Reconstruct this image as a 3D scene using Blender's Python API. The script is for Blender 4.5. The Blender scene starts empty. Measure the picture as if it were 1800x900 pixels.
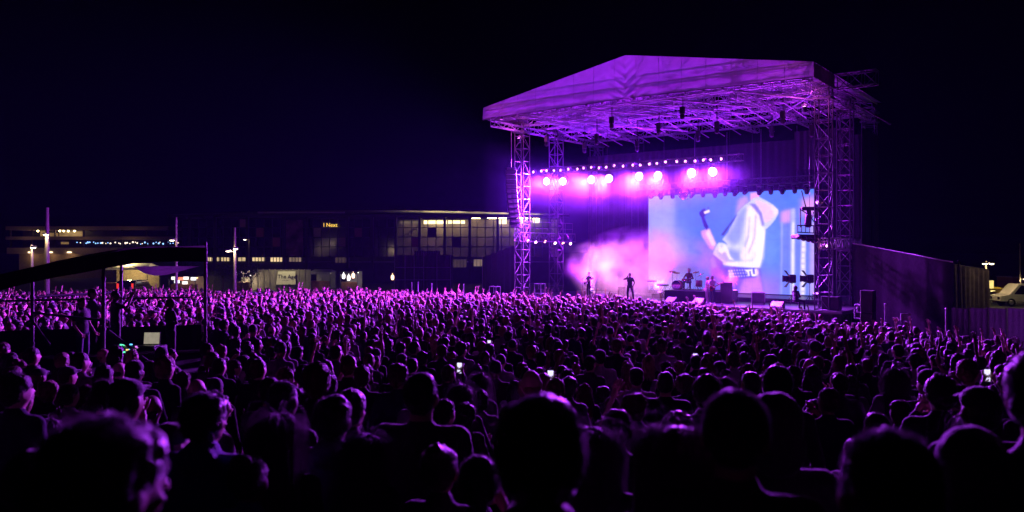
import bpy, bmesh, math, random
import numpy as np
from mathutils import Vector, Matrix, noise as mnoise

R = math.radians
rnd = random.Random(7)
SC = bpy.context.scene
COL = SC.collection
CZ = 4.7                       # camera height above the field in front of the stage
F = 1400.0                     # focal length in pixels of an 1800 px wide frame
HOR = 438.0                    # horizon row

# ------------------------------------------------------------------ camera, world, exposure
cam_data = bpy.data.cameras.new('camera')
cam = bpy.data.objects.new('camera', cam_data)
COL.objects.link(cam)
cam.location = (0, 0, CZ)
cam.rotation_euler = (R(90), 0, 0)
cam_data.sensor_width = 36.0
cam_data.lens = 36.0 * F / 1800.0
cam_data.shift_y = -(450.0 - HOR) / 1800.0
cam_data.clip_start = 0.05
cam_data.clip_end = 2000
cam_data.dof.use_dof = True
cam_data.dof.focus_distance = 34.0
cam_data.dof.aperture_fstop = 2.2
SC.camera = cam

world = bpy.data.worlds.new('World')
SC.world = world
world.use_nodes = True
wn = world.node_tree
sky = wn.nodes.new('ShaderNodeTexSky')
sky.sky_type = 'NISHITA'
sky.sun_disc = False
sky.sun_elevation = R(-4.0)
sky.sun_rotation = R(200)
bg = wn.nodes['Background']
wn.links.new(sky.outputs[0], bg.inputs['Color'])
bg.inputs['Strength'].default_value = 0.003

SC.view_settings.view_transform = 'Standard'
SC.view_settings.look = 'None'
SC.view_settings.exposure = 0.0
SC.view_settings.gamma = 1.0
SC.view_settings.use_curve_mapping = False
cy = SC.cycles
cy.max_bounces = 5
cy.diffuse_bounces = 2
cy.glossy_bounces = 2
cy.transmission_bounces = 4
cy.transparent_max_bounces = 8
cy.volume_bounces = 0
cy.use_denoising = True
cy.use_adaptive_sampling = True
cy.adaptive_threshold = 0.02
cy.sample_clamp_indirect = 3.0
cy.sample_clamp_direct = 0.0
cy.caustics_reflective = False
cy.caustics_refractive = False

VIOLET = (0.42, 0.042, 1.0)



def spot(name, loc, target, power, color, size=150, blend=1.0, radius=0.15, kind='SPOT'):
    d = bpy.data.lights.new(name, kind)
    d.energy = power
    d.color = color
    d.shadow_soft_size = radius
    if kind == 'SPOT':
        d.spot_size = R(size)
        d.spot_blend = blend
    o = bpy.data.objects.new(name, d)
    COL.objects.link(o)
    o.location = loc
    if target is not None:
        v = Vector(target) - Vector(loc)
        o.rotation_euler = v.to_track_quat('-Z', 'Y').to_euler()
    return o


# ------------------------------------------------------------------ geometry of the place
def P(px, py, d):
    """A point seen at pixel (px, py) standing d metres away."""
    return Vector(((px - 900) / F * d, d, CZ + (HOR - py) / F * d))


UX, UY = 0.794, -0.608         # along the stage front
BX, BY = 0.608, 0.794          # towards the back of the stage
FLX, FLY = -1.9, 53.06         # left end of the roof's front edge
SW = 21.47                     # stage width
DECK = 1.4
STAGE_ROT = math.atan2(UY, UX)


def S(k, t, z):
    return Vector((FLX + k * UX + t * BX, FLY + k * UY + t * BY, z))


def K(px, t):
    """Where along the stage a line of sight crosses the plane t metres behind the roof front."""
    m = (px - 900) / F
    x0, y0 = FLX + t * BX, FLY + t * BY
    return (m * y0 - x0) / (UX - m * UY)


def SP(px, py, t):
    k = K(px, t)
    p = S(k, t, 0)
    return Vector((p.x, p.y, CZ + (HOR - py) / F * p.y))


_gd = [-30, 0, 2, 3, 5, 8, 12, 20, 30, 45, 56, 70, 3000]
_gz = [4.2, 3.0, 2.62, 2.40, 2.05, 1.65, 1.32, 1.0, 0.72, 0.22, 0.0, 0.0, 0.0]


def ground(y, x=0.0):
    s = 0.0
    for o in (-1.5, -0.75, 0, 0.75, 1.5):
        s += np.interp(y + o, _gd, _gz)
    # the field also falls away gently towards the right-hand side
    fade = min(1.0, max(0.0, (60 - y) / 12)) * min(1.0, max(0.0, (75 - x) / 30))
    return s / 5 - 0.085 * min(max(0.0, x - 6), 16) * fade


# ------------------------------------------------------------------ materials
MATS = {}


def nd(nt, t, **kw):
    n = nt.nodes.new(t)
    for k, v in kw.items():
        setattr(n, k, v)
    return n


def mat(name, col, rough=0.6, metal=0.0, spec=0.5, var=0.15, scale=6.0, bump=0.0, bscale=40.0, palette=None, wave=False, trans=0.0, sheen=0.0):
    if name in MATS:
        return MATS[name]
    m = bpy.data.materials.new(name)
    m.use_nodes = True
    nt = m.node_tree
    b = nt.nodes['Principled BSDF']
    b.inputs['Roughness'].default_value = rough
    b.inputs['Metallic'].default_value = metal
    b.inputs['Specular IOR Level'].default_value = spec
    b.inputs['Sheen Weight'].default_value = sheen
    b.inputs['Sheen Roughness'].default_value = 0.3
    tc = nd(nt, 'ShaderNodeTexCoord')
    nz = nd(nt, 'ShaderNodeTexNoise')
    nz.inputs['Scale'].default_value = scale
    nz.inputs['Detail'].default_value = 5
    nt.links.new(tc.outputs['Object'], nz.inputs['Vector'])
    mp = nd(nt, 'ShaderNodeMapRange')
    mp.inputs['From Min'].default_value = 0.3
    mp.inputs['From Max'].default_value = 0.7
    mp.inputs['To Min'].default_value = 1 - var
    mp.inputs['To Max'].default_value = 1 + var
    nt.links.new(nz.outputs[0], mp.inputs['Value'])
    mul = nd(nt, 'ShaderNodeMix', data_type='RGBA', blend_type='MULTIPLY')
    mul.inputs[0].default_value = 1.0
    if palette:
        oi = nd(nt, 'ShaderNodeObjectInfo')
        rp = nd(nt, 'ShaderNodeValToRGB')
        rp.color_ramp.interpolation = 'CONSTANT'
        els = rp.color_ramp.elements
        n = len(palette)
        while len(els) < n:
            els.new(0.5)
        for i, c in enumerate(palette):
            els[i].position = i / n
            els[i].color = (*c, 1)
        nt.links.new(oi.outputs['Random'], rp.inputs[0])
        nt.links.new(rp.outputs[0], mul.inputs[6])
    else:
        mul.inputs[6].default_value = (*col, 1)
    cmb = nd(nt, 'ShaderNodeCombineColor')
    for i in range(3):
        nt.links.new(mp.outputs[0], cmb.inputs[i])
    nt.links.new(cmb.outputs[0], mul.inputs[7])
    nt.links.new(mul.outputs[2], b.inputs['Base Color'])
    if bump > 0:
        if wave:
            bz = nd(nt, 'ShaderNodeTexWave')
            bz.inputs['Scale'].default_value = bscale
            bz.inputs['Distortion'].default_value = 4
        else:
            bz = nd(nt, 'ShaderNodeTexNoise')
            bz.inputs['Scale'].default_value = bscale
            bz.inputs['Detail'].default_value = 4
        nt.links.new(tc.outputs['Object'], bz.inputs['Vector'])
        bp = nd(nt, 'ShaderNodeBump')
        bp.inputs['Strength'].default_value = bump
        bp.inputs['Distance'].default_value = 0.03
        nt.links.new(bz.outputs[0], bp.inputs['Height'])
        nt.links.new(bp.outputs[0], b.inputs['Normal'])
    if trans > 0:
        tr = nd(nt, 'ShaderNodeBsdfTranslucent')
        nt.links.new(mul.outputs[2], tr.inputs['Color'])
        mx = nd(nt, 'ShaderNodeMixShader')
        mx.inputs[0].default_value = trans
        out = nt.nodes['Material Output']
        nt.links.new(b.outputs[0], mx.inputs[1])
        nt.links.new(tr.outputs[0], mx.inputs[2])
        nt.links.new(mx.outputs[0], out.inputs['Surface'])
    MATS[name] = m
    return m


def emis(name, col, strength, var=0.1, scale=3.0):
    if name in MATS:
        return MATS[name]
    m = bpy.data.materials.new(name)
    m.use_nodes = True
    nt = m.node_tree
    b = nt.nodes['Principled BSDF']
    b.inputs['Base Color'].default_value = (0.05, 0.05, 0.05, 1)
    b.inputs['Emission Color'].default_value = (*col, 1)
    nz = nd(nt, 'ShaderNodeTexNoise')
    nz.inputs['Scale'].default_value = scale
    tc = nd(nt, 'ShaderNodeTexCoord')
    nt.links.new(tc.outputs['Object'], nz.inputs['Vector'])
    mp = nd(nt, 'ShaderNodeMapRange')
    mp.inputs['To Min'].default_value = strength * (1 - var)
    mp.inputs['To Max'].default_value = strength * (1 + var)
    nt.links.new(nz.outputs[0], mp.inputs['Value'])
    nt.links.new(mp.outputs[0], b.inputs['Emission Strength'])
    MATS[name] = m
    return m


def glass(name, col, alpha, rough=0.1):
    if name in MATS:
        return MATS[name]
    m = bpy.data.materials.new(name)
    m.use_nodes = True
    nt = m.node_tree
    b = nt.nodes['Principled BSDF']
    b.inputs['Base Color'].default_value = (*col, 1)
    b.inputs['Roughness'].default_value = rough
    tr = nd(nt, 'ShaderNodeBsdfTransparent')
    tr.inputs['Color'].default_value = (*[0.5 + 0.5 * c for c in col], 1)
    nz = nd(nt, 'ShaderNodeTexNoise')
    nz.inputs['Scale'].default_value = 2.0
    mp = nd(nt, 'ShaderNodeMapRange')
    mp.inputs['To Min'].default_value = alpha * 0.7
    mp.inputs['To Max'].default_value = min(1, alpha * 1.3)
    nt.links.new(nz.outputs[0], mp.inputs['Value'])
    mx = nd(nt, 'ShaderNodeMixShader')
    nt.links.new(mp.outputs[0], mx.inputs[0])
    nt.links.new(tr.outputs[0], mx.inputs[1])
    nt.links.new(b.outputs[0], mx.inputs[2])
    nt.links.new(mx.outputs[0], nt.nodes['Material Output'].inputs['Surface'])
    MATS[name] = m
    return m


M_GRASS = mat('trampled_grass', (0.035, 0.045, 0.022), 0.9, var=0.4, scale=1.5, bump=0.6, bscale=25)
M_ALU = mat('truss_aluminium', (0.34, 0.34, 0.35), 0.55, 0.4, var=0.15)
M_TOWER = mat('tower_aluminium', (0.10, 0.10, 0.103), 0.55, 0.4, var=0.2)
M_STEEL = mat('dark_steel', (0.12, 0.12, 0.13), 0.5, 0.6, var=0.2)
M_BLACKM = mat('black_metal', (0.012, 0.012, 0.013), 0.5, 0.2, var=0.25)
M_DRAPE = mat('black_drape', (0.016, 0.014, 0.018), 0.9, var=0.3, bump=0.3, bscale=14)
M_DECK = mat('stage_deck', (0.06, 0.06, 0.065), 0.35, var=0.35, scale=1.2, bump=0.1)
M_FABRIC = mat('roof_fabric', (0.55, 0.53, 0.55), 1.0, spec=0.0, var=0.10, scale=1.4, bump=0.12, bscale=3.0, trans=0.6)
M_WHITE = mat('white_paint', (0.75, 0.74, 0.72), 0.5, var=0.1)
M_WOOD = mat('varnished_wood', (0.28, 0.12, 0.05), 0.35, var=0.3)
M_CHROME = mat('chrome', (0.75, 0.75, 0.77), 0.15, 1.0, var=0.1)
M_BRASS = mat('cymbal_bronze', (0.7, 0.5, 0.2), 0.25, 1.0, var=0.1)
M_CONC = mat('concrete', (0.32, 0.30, 0.27), 0.85, var=0.2, scale=1.0)
M_DARKB = mat('dark_cladding', (0.035, 0.034, 0.04), 0.7, var=0.25, scale=0.6)


# ------------------------------------------------------------------ mesh helpers
def new_obj(name, me, parent=None, material=None):
    o = bpy.data.objects.new(name, me)
    COL.objects.link(o)
    if parent is not None:
        o.parent = parent
    if material is not None and me is not None and len(me.materials) == 0:
        me.materials.append(material)
    return o


def tag(o, label=None, cat=None, group=None, kind=None):
    if label:
        o['label'] = label
    if cat:
        o['category'] = cat
    if group:
        o['group'] = group
    if kind:
        o['kind'] = kind
    return o


def empty(name, loc=(0, 0, 0), rz=0.0, parent=None):
    o = bpy.data.objects.new(name, None)
    o.empty_display_size = 0.2
    COL.objects.link(o)
    o.location = loc
    o.rotation_euler = (0, 0, rz)
    if parent is not None:
        o.parent = parent
    return o


class MB:
    """Collects shapes and links them as one mesh."""

    def __init__(self):
        self.v, self.f, self.s = [], [], []

    def add(self, vs, fs, smooth=False):
        b = len(self.v)
        self.v.extend([tuple(p) for p in vs])
        self.f.extend([tuple(i + b for i in f) for f in fs])
        self.s.extend([smooth] * len(fs))
        return self

    def box(self, lo, hi, frame=None):
        x0, y0, z0 = lo
        x1, y1, z1 = hi
        vs = [(x0, y0, z0), (x1, y0, z0), (x1, y1, z0), (x0, y1, z0), (x0, y0, z1), (x1, y0, z1), (x1, y1, z1), (x0, y1, z1)]
        if frame:
            vs = [frame(*p) for p in vs]
        return self.add(vs, [(0, 3, 2, 1), (4, 5, 6, 7), (0, 1, 5, 4), (1, 2, 6, 5), (2, 3, 7, 6), (3, 0, 4, 7)])

    def bevel_box(self, lo, hi, bv, frame=None):
        x0, y0, z0 = lo
        x1, y1, z1 = hi
        vs, b = [], bv
        for z, i in ((z0, b), (z0 + b, 0), (z1 - b, 0), (z1, b)):
            for (x, y) in ((x0 + i + (b if i == 0 else 0), y0 + i), (x1 - i - (b if i == 0 else 0), y0 + i), (x1 - i, y0 + i + (b if i == 0 else 0)), (x1 - i, y1 - i - (b if i == 0 else 0)),
                           (x1 - i - (b if i == 0 else 0), y1 - i), (x0 + i + (b if i == 0 else 0), y1 - i), (x0 + i, y1 - i - (b if i == 0 else 0)), (x0 + i, y0 + i + (b if i == 0 else 0))):
                vs.append((x, y, z))
        fs = [tuple(range(7, -1, -1)), tuple(range(24, 32))]
        for r in range(3):
            for i in range(8):
                j = (i + 1) % 8
                fs.append((r * 8 + i, r * 8 + j, r * 8 + 8 + j, r * 8 + 8 + i))
        if frame:
            vs = [frame(*p) for p in vs]
        return self.add(vs, fs)

    def tube(self, a, b, r0, r1=None, n=6, caps=True):
        a, b = Vector(a), Vector(b)
        r1 = r0 if r1 is None else r1
        d = b - a
        if d.length < 1e-6:
            return self
        q = d.to_track_quat('Z', 'Y')
        vs = []
        for p, r in ((a, r0), (b, r1)):
            for i in range(n):
                w = 2 * math.pi * i / n
                vs.append(p + q @ Vector((math.cos(w) * r, math.sin(w) * r, 0)))
        fs = [(i, (i + 1) % n, n + (i + 1) % n, n + i) for i in range(n)]
        self.add(vs, fs, n > 5)
        if caps:
            self.add(vs, [tuple(range(n - 1, -1, -1)), tuple(range(n, 2 * n))])
        return self

    def path(self, pts, r, n=6):
        for a, b in zip(pts[:-1], pts[1:]):
            self.tube(a, b, r, n=n)
        return self

    def sphere(self, c, rx, ry=None, rz=None, seg=12, rings=8, rot=None):
        ry = rx if ry is None else ry
        rz = rx if rz is None else rz
        c = Vector(c)
        vs = []

        def tr(v):
            v = Vector((v[0] * rx, v[1] * ry, v[2] * rz))
            return c + (rot @ v if rot is not None else v)
        vs.append(tr((0, 0, 1)))
        for i in range(1, rings):
            ph = math.pi * i / rings
            for j in range(seg):
                w = 2 * math.pi * j / seg
                vs.append(tr((math.sin(ph) * math.cos(w), math.sin(ph) * math.sin(w), math.cos(ph))))
        vs.append(tr((0, 0, -1)))
        fs = []
        for j in range(seg):
            fs.append((0, 1 + j, 1 + (j + 1) % seg))
        for i in range(rings - 2):
            for j in range(seg):
                a, b = 1 + i * seg + j, 1 + i * seg + (j + 1) % seg
                fs.append((a, a + seg, b + seg, b))
        last = len(vs) - 1
        for j in range(seg):
            fs.append((last, 1 + (rings - 2) * seg + (j + 1) % seg, 1 + (rings - 2) * seg + j))
        return self.add(vs, fs, True)

    def capsule(self, a, b, r0, r1, seg=10):
        """Tapered limb with round ends."""
        a, b = Vector(a), Vector(b)
        q = (b - a).to_track_quat('Z', 'Y')
        vs, rows = [], []
        for p, r, angs in ((a, r0, (-80, -45, -10)), (b, r1, (10, 45, 80))):
            for g in angs:
                row = []
                for j in range(seg):
                    w = 2 * math.pi * j / seg
                    row.append(len(vs))
                    vs.append(p + q @ Vector((math.cos(R(g)) * r * math.cos(w), math.cos(R(g)) * r * math.sin(w), math.sin(R(g)) * r)))
                rows.append(row)
        fs = [tuple(reversed(rows[0])), tuple(rows[-1])]
        for r_a, r_b in zip(rows[:-1], rows[1:]):
            for j in range(seg):
                k = (j + 1) % seg
                fs.append((r_a[j], r_a[k], r_b[k], r_b[j]))
        return self.add(vs, fs, True)

    def lathe(self, prof, n=16, axis=None, origin=(0, 0, 0)):
        o = Vector(origin)
        q = Vector(axis).to_track_quat('Z', 'Y') if axis is not None else None
        vs = []
        for (r, z) in prof:
            for j in range(n):
                w = 2 * math.pi * j / n
                p = Vector((r * math.cos(w), r * math.sin(w), z))
                vs.append(o + (q @ p if q is not None else p))
        fs = []
        for i in range(len(prof) - 1):
            for j in range(n):
                k = (j + 1) % n
                fs.append((i * n + j, i * n + k, (i + 1) * n + k, (i + 1) * n + j))
        fs.append(tuple(range(n - 1, -1, -1)))
        fs.append(tuple((len(prof) - 1) * n + j for j in range(n)))
        return self.add(vs, fs, True)

    def grid(self, fn, nu, nv, smooth=True):
        vs = [fn(i / nu, j / nv) for j in range(nv + 1) for i in range(nu + 1)]
        fs = [(j * (nu + 1) + i, j * (nu + 1) + i + 1, (j + 1) * (nu + 1) + i + 1, (j + 1) * (nu + 1) + i) for j in range(nv) for i in range(nu)]
        return self.add(vs, fs, smooth)

    def mesh(self, name, material=None):
        me = bpy.data.meshes.new(name)
        me.from_pydata(self.v, [], self.f)
        me.polygons.foreach_set('use_smooth', self.s)
        if material:
            me.materials.append(material)
        me.update()
        return me

    def build(self, name, material, parent=None):
        return new_obj(name, self.mesh(name, material), parent)


def truss(a, b, up, w=0.4, h=0.4, bay=0.55, r=0.028, rd=0.016, n=5):
    """A lattice box truss between two points; up = direction of its height."""
    m = MB()
    a, b = Vector(a), Vector(b)
    d = (b - a).normalized()
    up = Vector(up)
    up = (up - d * up.dot(d)).normalized()
    sd = d.cross(up).normalized()
    L = (b - a).length
    cs = [sd * (w / 2) * i + up * (h / 2) * j for i, j in ((-1, -1), (1, -1), (1, 1), (-1, 1))]
    for c in cs:
        m.tube(a + c, b + c, r, n=n)
    nb = max(2, round(L / bay))
    for i in range(nb + 1):
        p = a + d * (L * i / nb)
        for q in range(4):
            m.tube(p + cs[q], p + cs[(q + 1) % 4], rd, n=4, caps=False)
    for i in range(nb):
        p0, p1 = a + d * (L * i / nb), a + d * (L * (i + 1) / nb)
        for q in range(4):
            c0, c1 = cs[q], cs[(q + 1) % 4]
            if (i + q) % 2:
                c0, c1 = c1, c0
            m.tube(p0 + c0, p1 + c1, rd, n=4, caps=False)
    return m


def copy_tree(o, parent=None):
    c = o.copy()
    COL.objects.link(c)
    c.parent = parent
    for ch in o.children:
        copy_tree(ch, c)
    return c


def wb(m, name, material, parent=None):
    """Build a mesh given in world coordinates under an unrotated Empty."""
    if parent is not None:
        p = parent
        off = Vector((0, 0, 0))
        while p is not None:
            off += p.location
            p = p.parent
        m.v = [(x - off.x, y - off.y, z - off.z) for x, y, z in m.v]
    return m.build(name, material, parent)


# ------------------------------------------------------------------ ground
def ground_mesh():
    m = MB()
    ys = [-30, -20, -12, -6, -3] + [i * 1.0 for i in range(0, 72)] + [75, 80, 90, 110, 140, 200, 300, 500, 900]
    xs = [-900, -400, -200, -100] + [i * 3.0 for i in range(-24, 25)] + [100, 200, 400, 900]
    vs = []
    for y in ys:
        for x in xs:
            z = ground(y, x)
            if abs(x) < 75 and 0 < y < 72:
                z += 0.02 * mnoise.noise(Vector((x * 0.3, y * 0.3, 0)))
            vs.append((x, y, z))
    n = len(xs)
    fs = [(j * n + i, j * n + i + 1, (j + 1) * n + i + 1, (j + 1) * n + i) for j in range(len(ys) - 1) for i in range(n - 1)]
    m.add(vs, fs, True)
    return m


tag(ground_mesh().build('ground', M_GRASS), kind='structure', label='trampled grass field sloping down towards the stage')

# ------------------------------------------------------------------ concert stage
EB, ET, RZ = 13.35, 14.12, 16.03           # eave bottom, eave top, ridge
RD = 14.2                                   # roof depth
stage = empty('concert_stage', S(SW / 2, 3, 0))
tag(stage, 'large outdoor concert stage with a gabled fabric roof on lattice towers', 'stage')


def sf(k, t, z):
    return S(k, t, z)


m = MB()
m.box((-0.6, 2.9, 1.22), (SW + 0.6, RD, DECK), sf)
wb(m, 'deck', M_DECK, stage)
# deck panels in front edge trim and skirt
m = MB()
m.grid(lambda u, v: S(-0.55 + u * (SW + 1.1), 3.0 + 0.05 * math.sin(u * 190), -1.3 + v * 2.515), 240, 2)
wb(m, 'front_skirt', M_DRAPE, stage)
m = MB()
m.box((-0.62, 2.84, 1.30), (SW + 0.62, 2.897, 1.41), sf)
wb(m, 'deck_edge', M_ALU, stage)
m = MB()
m.box((8.4, 7.75, DECK + 0.004), (SW + 0.2, RD - 0.4, DECK + 0.26), sf)
wb(m, 'upper_deck', M_DECK, stage)

for i, (k, t) in enumerate(((0.54, 3.6), (20.93, 3.6), (0.54, 7.8), (20.93, 7.8), (0.54, 13.5), (20.93, 13.5))):
    gz0 = ground(S(k, t, 0).y, S(k, t, 0).x)
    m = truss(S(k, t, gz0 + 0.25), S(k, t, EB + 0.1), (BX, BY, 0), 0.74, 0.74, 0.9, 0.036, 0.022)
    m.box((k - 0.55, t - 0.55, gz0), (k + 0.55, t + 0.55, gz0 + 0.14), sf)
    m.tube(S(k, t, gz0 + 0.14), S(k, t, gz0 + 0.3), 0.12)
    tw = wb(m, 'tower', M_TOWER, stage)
    # sleeve block that climbs the tower
    for zz in (EB - 0.55, EB + 0.05):
        m = MB()
        for (dk, dt, ek, et) in ((-.42, -.42, .84, .07), (-.42, .35, .84, .07), (-.42, -.35, .07, .7), (.35, -.35, .07, .7)):
            m.box((k + dk * 1.15, t + dt * 1.15, zz), (k + (dk + ek) * 1.15, t + (dt + et) * 1.15, zz + 0.12), sf)
        wb(m, 'sleeve_block', M_STEEL, stage)


def roofz(k):
    return RZ - (RZ - ET) * abs(k - SW / 2) / (SW / 2)


# fabric of the two roof slopes
for side in (0, 1):
    m = MB()
    k0, k1 = (0, SW / 2) if side == 0 else (SW / 2, SW)

    def slope(u, v, k0=k0, k1=k1):
        k = k0 + (k1 - k0) * u
        t = RD * v
        sag = -0.10 * abs(math.sin(v * math.pi * 7)) * math.sin(u * math.pi)
        return S(k, t, roofz(k) + sag + 0.01)
    m.grid(slope, 24, 56)
    wb(m, 'roof_canopy', M_FABRIC, stage)

# gable fascia in front: two halves meeting at the ridge with gathered folds
for side in (0, 1):
    m = MB()
    k0, k1 = (0.0, SW / 2 - 0.004) if side == 0 else (SW / 2 + 0.004, SW)

    def fas(u, v, k0=k0, k1=k1, side=side):
        k = k0 + (k1 - k0) * u
        c = abs(k - SW / 2)
        zt, zb = roofz(k) - 0.01, EB + 0.16 * max(0, 1 - c / 10.7)
        z = zb + (zt - zb) * v
        fold = 0.10 * math.exp(-(c / 0.9) ** 2) * math.sin((z - EB) * 11 - c * 9) * (1 - v) ** 0.6
        drape = 0.008 * math.sin(k * 5.1 + 2 * math.sin(z * 2.1)) + 0.006 * math.sin(k * 11.7 + z)
        return S(k, -0.02 - 0.25 * (1 - v) * 0.2 + fold + drape * (1 - v), z)
    m.grid(fas, 110, 26)
    wb(m, 'front_fascia', M_FABRIC, stage)
# seams and hem of the fascia
m = MB()
for i in range(1, 15):
    k = SW * i / 15
    if abs(k - SW / 2) < 0.3:
        continue
    m.tube(S(k, -0.075, EB + 0.03), S(k, -0.03, roofz(k) - 0.06), 0.012, n=4)
for i in range(40):
    k0, k1 = SW * i / 40, SW * (i + 1) / 40
    z0 = EB + 0.16 * max(0, 1 - abs(k0 - SW / 2) / 10.7)
    z1 = EB + 0.16 * max(0, 1 - abs(k1 - SW / 2) / 10.7)
    m.tube(S(k0, -0.06, z0 - 0.02), S(k1, -0.06, z1 - 0.02), 0.035, n=5)
    if i % 2:
        m.box((k0, -0.1, z0 - 0.16), (k0 + 0.12, 0.0, z0 - 0.03), sf)
wb(m, 'hem_rail', M_ALU, stage)
for k, nm in ((0.0, 'side_fascia'), (SW, 'side_fascia')):
    m = MB()
    m.grid(lambda u, v, k=k: S(k + 0.03 * math.sin(u * 40), 0.02 + u * (3.5 if k > 1 else 5.0), EB + (ET - EB) * v), 30, 6)
    wb(m, nm, mat('side_fabric', (0.16, 0.12, 0.14), 0.9, var=0.15, trans=0.05), stage)

# roof trusses across the stage
def roof_truss(t, w=0.5, low=EB - 0.08, top=EB + 0.42, n=5):
    m = truss(S(0.3, t, (low + top) / 2), S(SW - 0.3, t, (low + top) / 2), (0, 0, 1), w, top - low, 0.9, 0.034, 0.02)
    # rafters up to the ridge with a web
    nb = 14
    for side in (0, 1):
        pr = None
        for i in range(nb + 1):
            k = 0.4 + (SW / 2 - 0.4) * i / nb
            kk = k if side == 0 else SW - k
            tp = S(kk, t, roofz(kk) - 0.16)
            bt = S(kk, t, top)
            if pr:
                m.tube(pr[0], tp, 0.034, n=5)
                if i % 2:
                    m.tube(pr[1], tp, 0.022, n=4, caps=False)
                else:
                    m.tube(pr[0], bt, 0.022, n=4, caps=False)
            m.tube(bt, tp, 0.022, n=4, caps=False)
            pr = (tp, bt)
    return m


for t in (0.4, 3.6, 5.6, 7.8, 10.0, 13.5):
    wb(roof_truss(t), 'roof_truss', M_ALU, stage)
for k in (0.54, 4.3, 8.0, 13.4, 17.2, 20.93):
    m = truss(S(k, 0.3, EB - 0.3), S(k, RD - 0.3, EB - 0.3), (0, 0, 1), 0.35, 0.35, 0.75, 0.026, 0.016)
    wb(m, 'roof_girder', M_ALU, stage)
for i in range(13):                      # purlins under the fabric, front to back
    k = 0.25 + (SW - 0.5) * i / 12
    m = MB()
    m.tube(S(k, 0.1, roofz(k) - 0.09), S(k, RD - 0.1, roofz(k) - 0.09), 0.045, n=6)
    wb(m, 'purlin', M_ALU, stage)
# wind braces crossing below the roof
braces = []
for (k0, t0, k1, t1) in ((3.2, 0.4, 8.6, 7.8), (7.6, 0.4, 14.6, 7.8), (10.9, 0.4, 16.0, 5.6), (13.2, 0.4, 17.0, 3.6), (20.4, 3.6, 15.6, 10.0), (5.0, 3.6, 10.0, 10.0), (17.2, 0.4, 20.6, 3.6)):
    m = MB()
    m.tube(S(k0, t0, EB - 0.12), S(k1, t1, EB - 0.52), 0.05, n=6)
    wb(m, 'wind_brace', M_ALU, stage)
for i in range(16):                      # short diagonal struts
    k = 2.0 + i * 1.15
    for t in (5.6, 10.0):
        m = MB()
        m.tube(S(k, t, EB - 0.1), S(k + 0.8, t + 1.6, EB - 0.85), 0.03, n=5)
        wb(m, 'strut', M_ALU, stage)

# sound wing beams beyond the right-hand tower
for (z0, z1, t) in ((13.45, 14.2, 4.3),):
    m = truss(S(SW - 0.1, t, (z0 + z1) / 2), S(SW + 2.0, t, (z0 + z1) / 2), (0, 0, 1), 0.6, z1 - z0, 0.8, 0.036, 0.022)
    wb(m, 'sound_wing', M_BLACKM, stage)
m = MB()
m.tube(S(SW + 0.8, 4.6, 12.6), S(SW + 2.6, 4.6, 11.3), 0.05)
m.tube(S(SW + 0.3, 4.2, 13.3), S(SW + 1.5, 4.4, 12.5), 0.045)
wb(m, 'wing_brace', M_BLACKM, stage)
# side beam on the left between the towers, with a hand rail
m = truss(S(0.54, 3.0, 5.55), S(0.54, 10.0, 5.55), (0, 0, 1), 0.5, 0.6, 0.6, 0.036, 0.022)
for zz in (6.2, 6.65):
    m.tube(S(0.54, 3.0, zz), S(0.54, 10.0, zz), 0.022)
for i in range(8):
    m.tube(S(0.54, 3.0 + i, 5.85), S(0.54, 3.0 + i, 6.66), 0.022)
wb(m, 'side_beam', M_STEEL, stage)
m = truss(S(20.93, 3.8, 5.0), S(20.93, 12.0, 5.0), (0, 0, 1), 0.5, 0.6, 0.6, 0.036, 0.022)
wb(m, 'side_beam', M_STEEL, stage)

# lighting trusses
m = truss(S(1.6, 5.6, 10.25), S(15.6, 5.6, 10.25), (0, 0, 1), 0.4, 0.4, 0.5, 0.026, 0.015)
for k in (2.2, 6.2, 10.4, 14.8):
    m.tube(S(k, 5.6, 10.4), S(k, 5.6, EB - 0.5), 0.012, n=4)
wb(m, 'light_truss', M_BLACKM, stage)
m = truss(S(5.9, 10.4, 9.15), S(19.5, 10.4, 9.15), (0, 0, 1), 0.4, 0.4, 0.5, 0.026, 0.015)
for k in (6.4, 10.4, 14.4, 19.0):
    m.tube(S(k, 10.4, 9.3), S(k, 10.4, EB - 0.5), 0.012, n=4)
wb(m, 'light_truss', M_BLACKM, stage)


# chain hoists hanging below the roof
for i, (k, t, ln) in enumerate(((2.4, 3.9, 1.3), (4.2, 5.9, 1.7), (6.4, 3.9, 1.5), (8.3, 5.9, 1.9), (10.9, 3.9, 1.2), (12.6, 5.9, 1.6), (14.7, 3.9, 1.5), (16.5, 8.1, 1.4), (18.6, 3.9, 1.3), (19.6, 5.9, 1.9), (9.4, 0.7, 1.1), (14.0, 0.7, 1.0))):
    o = empty('chain_hoist', S(k, t, EB - ln), STAGE_ROT)
    m = MB()
    m.bevel_box((-.14, -.1, 0), (.14, .1, .42), .03)
    m.build('motor', M_BLACKM, o)
    m = MB()
    m.tube((0, 0, .42), (0, 0, ln + .1), .018, n=5)
    m.tube((.06, 0, .42), (.06, 0, ln + .1), .012, n=5)
    m.build('chain', M_BLACKM, o)
    m = MB()
    m.lathe([(.05, -.3), (.13, -.24), (.13, -.04), (.09, 0)], 10)
    m.build('chain_bag', M_DRAPE, o)
    tag(o, '%s black chain hoist from the left hanging under the stage roof' % ['first', 'second', 'third', 'fourth', 'fifth', 'sixth', 'seventh', 'eighth', 'ninth', 'tenth', 'front left', 'front right'][i], 'hoist', 'chain hoists under the stage roof')


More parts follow.
